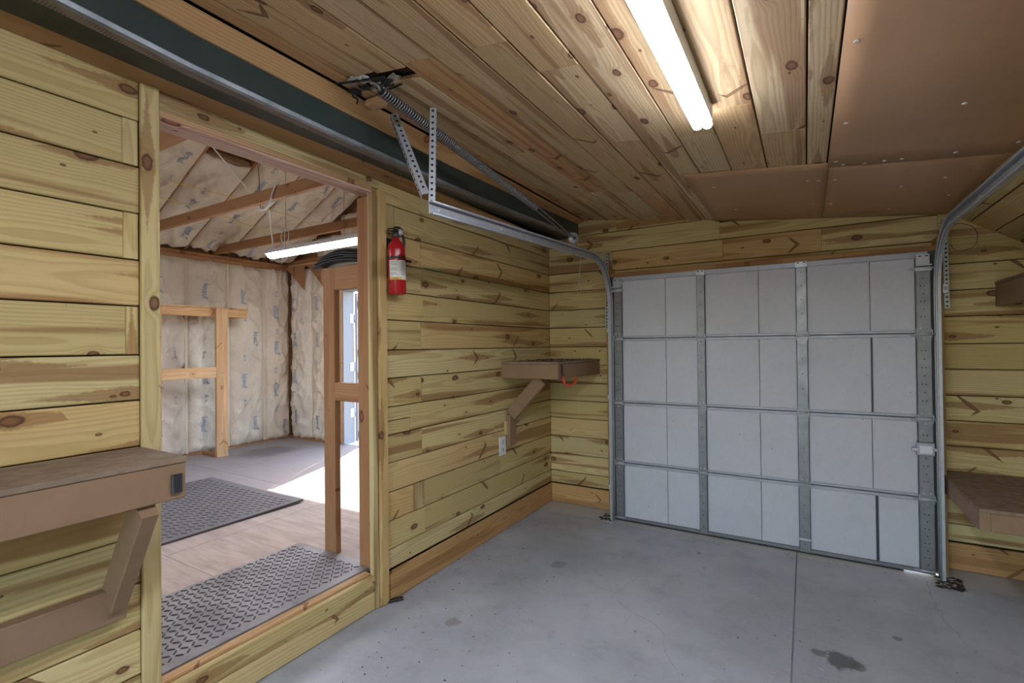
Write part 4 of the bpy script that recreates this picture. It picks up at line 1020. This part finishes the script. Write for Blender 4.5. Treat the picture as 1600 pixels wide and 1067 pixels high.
# exterior doorway: jambs, opened leaf
ed = empty('trim_10', (DXL, SYB, FZ), 'timber and white jambs of the sunlit exterior doorway', kind='structure')
board('door_stud', (DXL-.058, DXL-.02), (SYB-.005, SYB+.10), (FZ, 2.42), M['studl'], ed)
board('door_jamb', (DXL-.02, DXL), (SYB+.0, SYB+.17), (FZ, DZT), M['doorwhite'], ed)
board('door_jamb', (DXR, DXR+.02), (SYB+.0, SYB+.17), (FZ, DZT), M['doorwhite'], ed)
board('door_stud', (DXR+.02, DXR+.058), (SYB-.005, SYB+.10), (FZ, 2.42), M['studl'], ed)
board('door_lintel', (DXL-.02, DXR+.02), (SYB-.005, SYB+.10), (DZT+.02, DZT+.13), M['stud'], ed)
board('door_head', (DXL-.02, DXR+.02), (SYB+.0, SYB+.17), (DZT, DZT+.02), M['doorwhite'], ed)
board('door_threshold', (DXL, DXR), (SYB+.02, SYB+.2), (FZ-.03, FZ+.003), M['housing'], ed)
lf_a = math.radians(110); lh = Vector((DXL+.012, SYB+.185, 0)); ld = Vector((math.cos(lf_a), math.sin(lf_a), 0)); ln_ = Vector((-ld.y, ld.x, 0))
leaf = empty('exterior_door_leaf', lh+Vector((0, 0, FZ)), 'weathered mauve exterior door leaf swung open outside in the sun', 'door')
def leaf_board(name, a, b_, z0, z1, t, mat, off=0.0, par=None):
    p = lh+ld*((a+b_)/2)+ln_*off
    return beam(name, p+Vector((0, 0, z0)), p+Vector((0, 0, z1)), b_-a, t, ln_, mat, par or leaf)
for k in range(6): leaf_board('siding_board', .012+.145*k, .012+.145*(k+1)-.004, FZ+.01, DZT-.01, .022, M['leafdoor'])
for z0, z1 in ((.97, 1.05), (1.25, 1.33), (FZ+.05, FZ+.13), (1.86, 1.94)): leaf_board('door_batten', .02, .87, z0, z1, .018, M['leafgreen'], -.021)
leaf_board('edge_strip', .0, .013, FZ+.01, DZT-.01, .03, M['doorwhite'])
for z in (.55, 1.12, 1.72):
    h = board('door_hinge', (DXL+.0005, DXL+.004), (SYB+.10, SYB+.168), (z-.055, z+.055), M['housing'], leaf, .001)
    tube('hinge_knuckle', [(DXL+.010, SYB+.172, z-.055), (DXL+.010, SYB+.172, z+.055)], .008, M['galv'], h, 8)

# partition frame next to the doorway
pf = empty('stud_partition', (-.45, 1.9, FZ), 'short timber stud frame standing just inside the doorway', 'frame')
PY0, PY1 = 1.875, 1.913
board('post', (-.478, -.382), (PY0, PY1), (FZ+.001, 1.82), M['stud'], pf, .003)
board('post', (-.148, -.052), (1.838, 1.876), (FZ+.001, 2.167), M['stud'], pf, .003)
board('rail', (-.381, -.148), (PY0+.001, PY1+.0), (1.055, 1.160), M['stud'], pf, .003)
board('header', (-.381, -.05), (PY0+.002, PY1+.0), (1.690, 1.822), M['stud'], pf, .003)
board('return_rail', (-.150, -.055), (1.877, 1.912), (FZ+.001, 2.16), M['stud'], pf, .003)
board('header_end', (-.500, -.478), (PY0+.004, PY1+.01), (1.74, 1.83), M['stud'], pf, .003)
# folded tarpaulin on the header
rr = random.Random(4); V = []; F = []; nx, ny = 12, 16
tp = empty('folded_tarp', (-.33, 1.9, 1.825), 'dark charcoal folded tarpaulin laid on top of the stud frame', 'tarp')
def tarp_layer(z0, th, x0, x1, y0, y1, seed):
    V = []; F = []; n = 10
    for i in range(n+1):
        x = x0+(x1-x0)*i/n; k = (x-x0)/(x1-x0)
        hump = .016*math.sin(PI*k)+.008*noise.noise(Vector((x*7, seed, 1)))-.03*max(0, .25-k)
        zz = z0+hump; e = .006*noise.noise(Vector((x*11, seed*2, 5)))
        V += [(x, y0+e, zz+.3*th), (x, y0-.006+e, zz+.6*th), (x, y0+.004+e, zz+th), (x, y1+e, zz+th), (x, y1+.006, zz+.5*th), (x, y1, zz)]
        V += [(x, y0+.008+e, zz)]
    m = 7
    for i in range(n):
        for k in range(m): F.append((i*m+k, i*m+(k+1) % m, (i+1)*m+(k+1) % m, (i+1)*m+k))
    F += [tuple(range(m-1, -1, -1)), tuple(n*m+k for k in range(m))]
    return mesh_obj('tarp_fold', V, F, M['tarp'], tp, None, True)
for k in range(5): tarp_layer(1.826+.015*k, .0148, -.535+.02*k, -.15+.0*k, 1.845+.004*k, 1.95-.006*k, k+2)

# pale pine bench frame against the far left
bf = empty('bench_frame', (-3.57, 2.9, FZ), 'pale pine bench frame with a short top rail against the insulated wall', 'frame')
PX = -3.57
board('top_rail', (PX-.06, PX-.022), (2.02, 3.262), (1.712, 1.80), M['studl'], bf, .003)
board('top_board', (PX-.34, PX-.015), (2.0, 3.275), (1.801, 1.818), M['studl'], bf, .002)
board('leg', (PX-.020, PX+.018), (2.897, 3.018), (FZ+.001, 1.80), M['studl'], bf, .003)
board('leg', (PX-.020, PX+.018), (2.255, 2.372), (FZ+.001, 1.80), M['studl'], bf, .003)
board('middle_rail', (PX-.020, PX+.015), (2.374, 2.895), (1.050, 1.165), M['studl'], bf, .003)
board('end_rail', (PX-.33, PX-.061), (3.224, 3.262), (1.712, 1.80), M['studl'], bf, .003)
board('foot_rail', (PX-.30, PX-.022), (2.90, 2.94), (FZ+.001, FZ+.04), M['stud'], bf, .003)

# mats
def tread_mat(name, label, x0, x1, y0, y1, z0, th, mat, tmat, pitch, rot=0.0, curl=0.0):
    cx, cy = (x0+x1)/2, (y0+y1)/2; T = Matrix.Translation((cx, cy, z0)) @ Matrix.Rotation(rot, 4, 'Z')
    w, h = x1-x0, y1-y0; nx, ny = 8, 8
    t = empty(name, (cx, cy, z0), label, 'mat', 'rubber mats')
    def zz(x, y): return curl*max(0, (x/w+.5)*(y/h+.5)-.7)/.3
    V = []; F = []
    for tt in (0, th):
        for j in range(ny+1):
            for i in range(nx+1): x = -w/2+w*i/nx; y = -h/2+h*j/ny; V.append((x, y, tt+zz(x, y)))
    N = (nx+1)*(ny+1)
    for j in range(ny):
        for i in range(nx): a = j*(nx+1)+i; F += [(a, a+nx+1, a+nx+2, a+1), (N+a, N+a+1, N+a+nx+2, N+a+nx+1)]
    ring = [i for i in range(nx+1)] + [j*(nx+1)+nx for j in range(1, ny+1)] + [ny*(nx+1)+i for i in range(nx-1, -1, -1)] + [j*(nx+1) for j in range(ny-1, 0, -1)]
    for a, b_ in zip(ring, ring[1:]+ring[:1]): F.append((a, b_, N+b_, N+a))
    mesh_obj('mat_sheet', V, F, mat, t, T)
    m = Multi(); L, Wd, H = pitch*1.0, pitch*.22, .0040
    sec = [(-L/2, 0), (-L*.3, -Wd/2), (L*.3, -Wd/2), (L/2, 0), (L*.3, Wd/2), (-L*.3, Wd/2)]
    ni, nj = int(w/pitch)-1, int(h/pitch)-1
    for i in range(ni):
        for j in range(nj):
            x = -w/2+pitch*(i+1); y = -h/2+pitch*(j+1); a = PI/4 if (i+j) % 2 else -PI/4; ca, sa = math.cos(a), math.sin(a); b0 = th+zz(x, y)
            bot = [(x+p*ca-q*sa, y+p*sa+q*ca, b0-.0003) for p, q in sec]; top = [(x+.72*(p*ca-q*sa), y+.72*(p*sa+q*ca), b0+H) for p, q in sec]
            m.add(bot+top, [(k, (k+1) % 6, 6+(k+1) % 6, 6+k) for k in range(6)] + [(6, 7, 8, 9, 10, 11)])
    tagd(mesh_obj('tread_bars', m.v, m.f, tmat, t, T), kind='stuff')
    return t
m1 = tread_mat('rubber_mat', 'grey diamond-tread rubber mat lying in the doorway', -.70, -.078, .62, 1.872, FZ+.0005, .009, M['mat'], M['tread'], .033)
m2 = tread_mat('rubber_mat', 'dark grey diamond-tread rubber mat on the plywood further inside the side room', -2.74, -1.40, .6, 2.40, FZ+.0005, .014, M['mat2'], M['tread2'], .040, -.02, .01)
for o in (m1, m2):
    if 'group' in o: del o['group']

# shop light hanging in the side room
def shop_light(x0, x1, y, z, label):
    t = empty('shop_light', ((x0+x1)/2, y, z), label, 'shop light')
    sec = [(-.065, .0), (-.03, .045), (.03, .045), (.065, .0), (.060, .0), (.028, .040), (-.028, .040), (-.060, .0)]
    V = [(x, y+a, z+b_) for x in (x0, x1) for a, b_ in sec]; n = 8
    F = [(k, (k+1) % n, n+(k+1) % n, n+k) for k in range(n)] + [tuple(range(n-1, -1, -1)), tuple(range(n, 2*n))]
    mesh_obj('housing', V, F, M['housing'], t)
    for xa, xb in ((x0-.006, x0), (x1, x1+.006)):
        V = [(x, y+a, z+b_) for x in (xa, xb) for a, b_ in sec[:4]]
        mesh_obj('end_plate', V, [(0, 1, 2, 3), (7, 6, 5, 4), (0, 4, 5, 1), (1, 5, 6, 2), (2, 6, 7, 3), (3, 7, 4, 0)], M['housing'], t)
    prof = [(.050*math.cos(PI*k/10), .002-.038*math.sin(PI*k/10)) for k in range(11)]; prof += [(-.02, .03), (.02, .03)]; n = len(prof)
    V = [(x, y+a, z+b_) for x in (x0+.004, x1-.004) for a, b_ in prof]
    F = [(k, (k+1) % n, n+(k+1) % n, n+k) for k in range(n)] + [tuple(range(n-1, -1, -1)), tuple(range(n, 2*n))]
    mesh_obj('diffuser', V, F, M['tube_side'], t)
    for x in (x0+.22, x1-.25): tube('hanging_cord', [(x, y, z+.045), (x+.003, y+.002, 2.46 if abs(y-.4) < .01 else roof_z(x)+.0)], .0018, M['cordb'], t, 5)
    return t
shop_light(-2.30, -1.055, 2.73, 2.225, 'white shop light glowing on cords under the side room rafters')
shop_light(-2.30, -1.055, .40, 2.225, 'white shop light added out of view to brighten the side room')  # second light is unseen, added to brighten the room

# cords strung in the side room
tube('yellow_cord', smooth_path([(-2.868, 1.833, 2.871), (-2.890, 2.057, 2.860), (-2.899, 2.342, 2.856), (-2.901, 2.632, 2.854), (-2.920, 2.967, 2.845), (-2.942, 3.194, 2.834), (-2.963, 3.480, 2.824), (-3.064, 3.854, 2.773)], 4), .0038, M['cordy'], None, 6, 'yellow cord strung across under the roof insulation, higher run', 'cord')
tube('yellow_cord', smooth_path([(-3.130, 1.933, 2.740), (-3.114, 2.152, 2.748), (-3.137, 2.562, 2.737), (-3.163, 2.741, 2.724), (-3.211, 3.001, 2.700), (-3.254, 3.319, 2.678), (-3.261, 3.647, 2.674), (-3.146, 3.826, 2.732), (-3.20, 3.90, 2.69)], 4), .0038, M['cordy'], None, 6, 'yellow cord sagging across under the roof insulation, lower run', 'cord')
tube('white_cable', smooth_path([(-2.384, 2.225, 3.113), (-2.576, 2.514, 3.017), (-2.810, 2.867, 2.900)], 5), .007, M['cordw'], None, 8, 'straight white cable dropping diagonally from the roof opening', 'cable')
tube('white_cable', smooth_path([(-1.53, 2.20, 2.375), (-1.70, 2.33, 2.45), (-1.95, 2.5, 2.42), (-2.16, 2.64, 2.40), (-2.25, 2.71, 2.36), (-2.262, 2.725, 2.272)], 6), .006, M['cordw'], None, 8, 'white cable looping down to the hanging shop light', 'cable')
tube('white_cable', smooth_path([(-1.37, 2.20, 2.552), (-1.36, 2.165, 2.545), (-1.40, 2.160, 2.49), (-1.43, 2.160, 2.43), (-1.48, 2.163, 2.393), (-1.55, 2.17, 2.395), (-1.62, 2.175, 2.418), (-1.53, 2.17, 2.39), (-1.46, 2.165, 2.41), (-1.38, 2.17, 2.435)], 5), .006, M['cordw'], None, 8, 'white cable knotted around the middle tie beam', 'cable')
tube('brown_cord', smooth_path([(-2.400, 2.663, 3.105), (-2.601, 2.805, 3.005), (-2.789, 2.921, 2.910), (-2.948, 3.032, 2.831)], 5), .004, M['cordb'], None, 6, 'thin brown wire hanging from the roof opening', 'cord')
cp = [(-2.02, 2.69, 2.40)]
for k in range(41):
    a = 2*PI*2*k/40; cp.append((-1.99+.055*math.sin(a), 2.66+.001*k/40, 2.345+.065*math.cos(a)))
cp += [(-1.99, 2.66, 2.31), (-2.0, 2.66, 2.25)]
tube('cord_coil', [(-2.018, 2.69, 2.66)] + cp, .0035, M['cordw'], None, 6, 'coiled pale cord hanging in front of the shop light', 'cord')

# ground outside the exterior doorway and shrubs beyond it
gr = mesh_obj('ground', [(-30, 4.3, .0), (20, 4.3, .0), (20, 40, .0), (-30, 40, .0), (-30, -12, -.16), (20, -12, -.16), (20, 40, -.16), (-30, 40, -.16)], [(0, 1, 2, 3), (4, 5, 6, 7), (0, 4, 5, 1), (2, 6, 7, 3), (1, 5, 6, 2), (0, 3, 7, 4)], M['grass']); tagd(gr, 'gravelly ground outside the doorway', kind='structure')
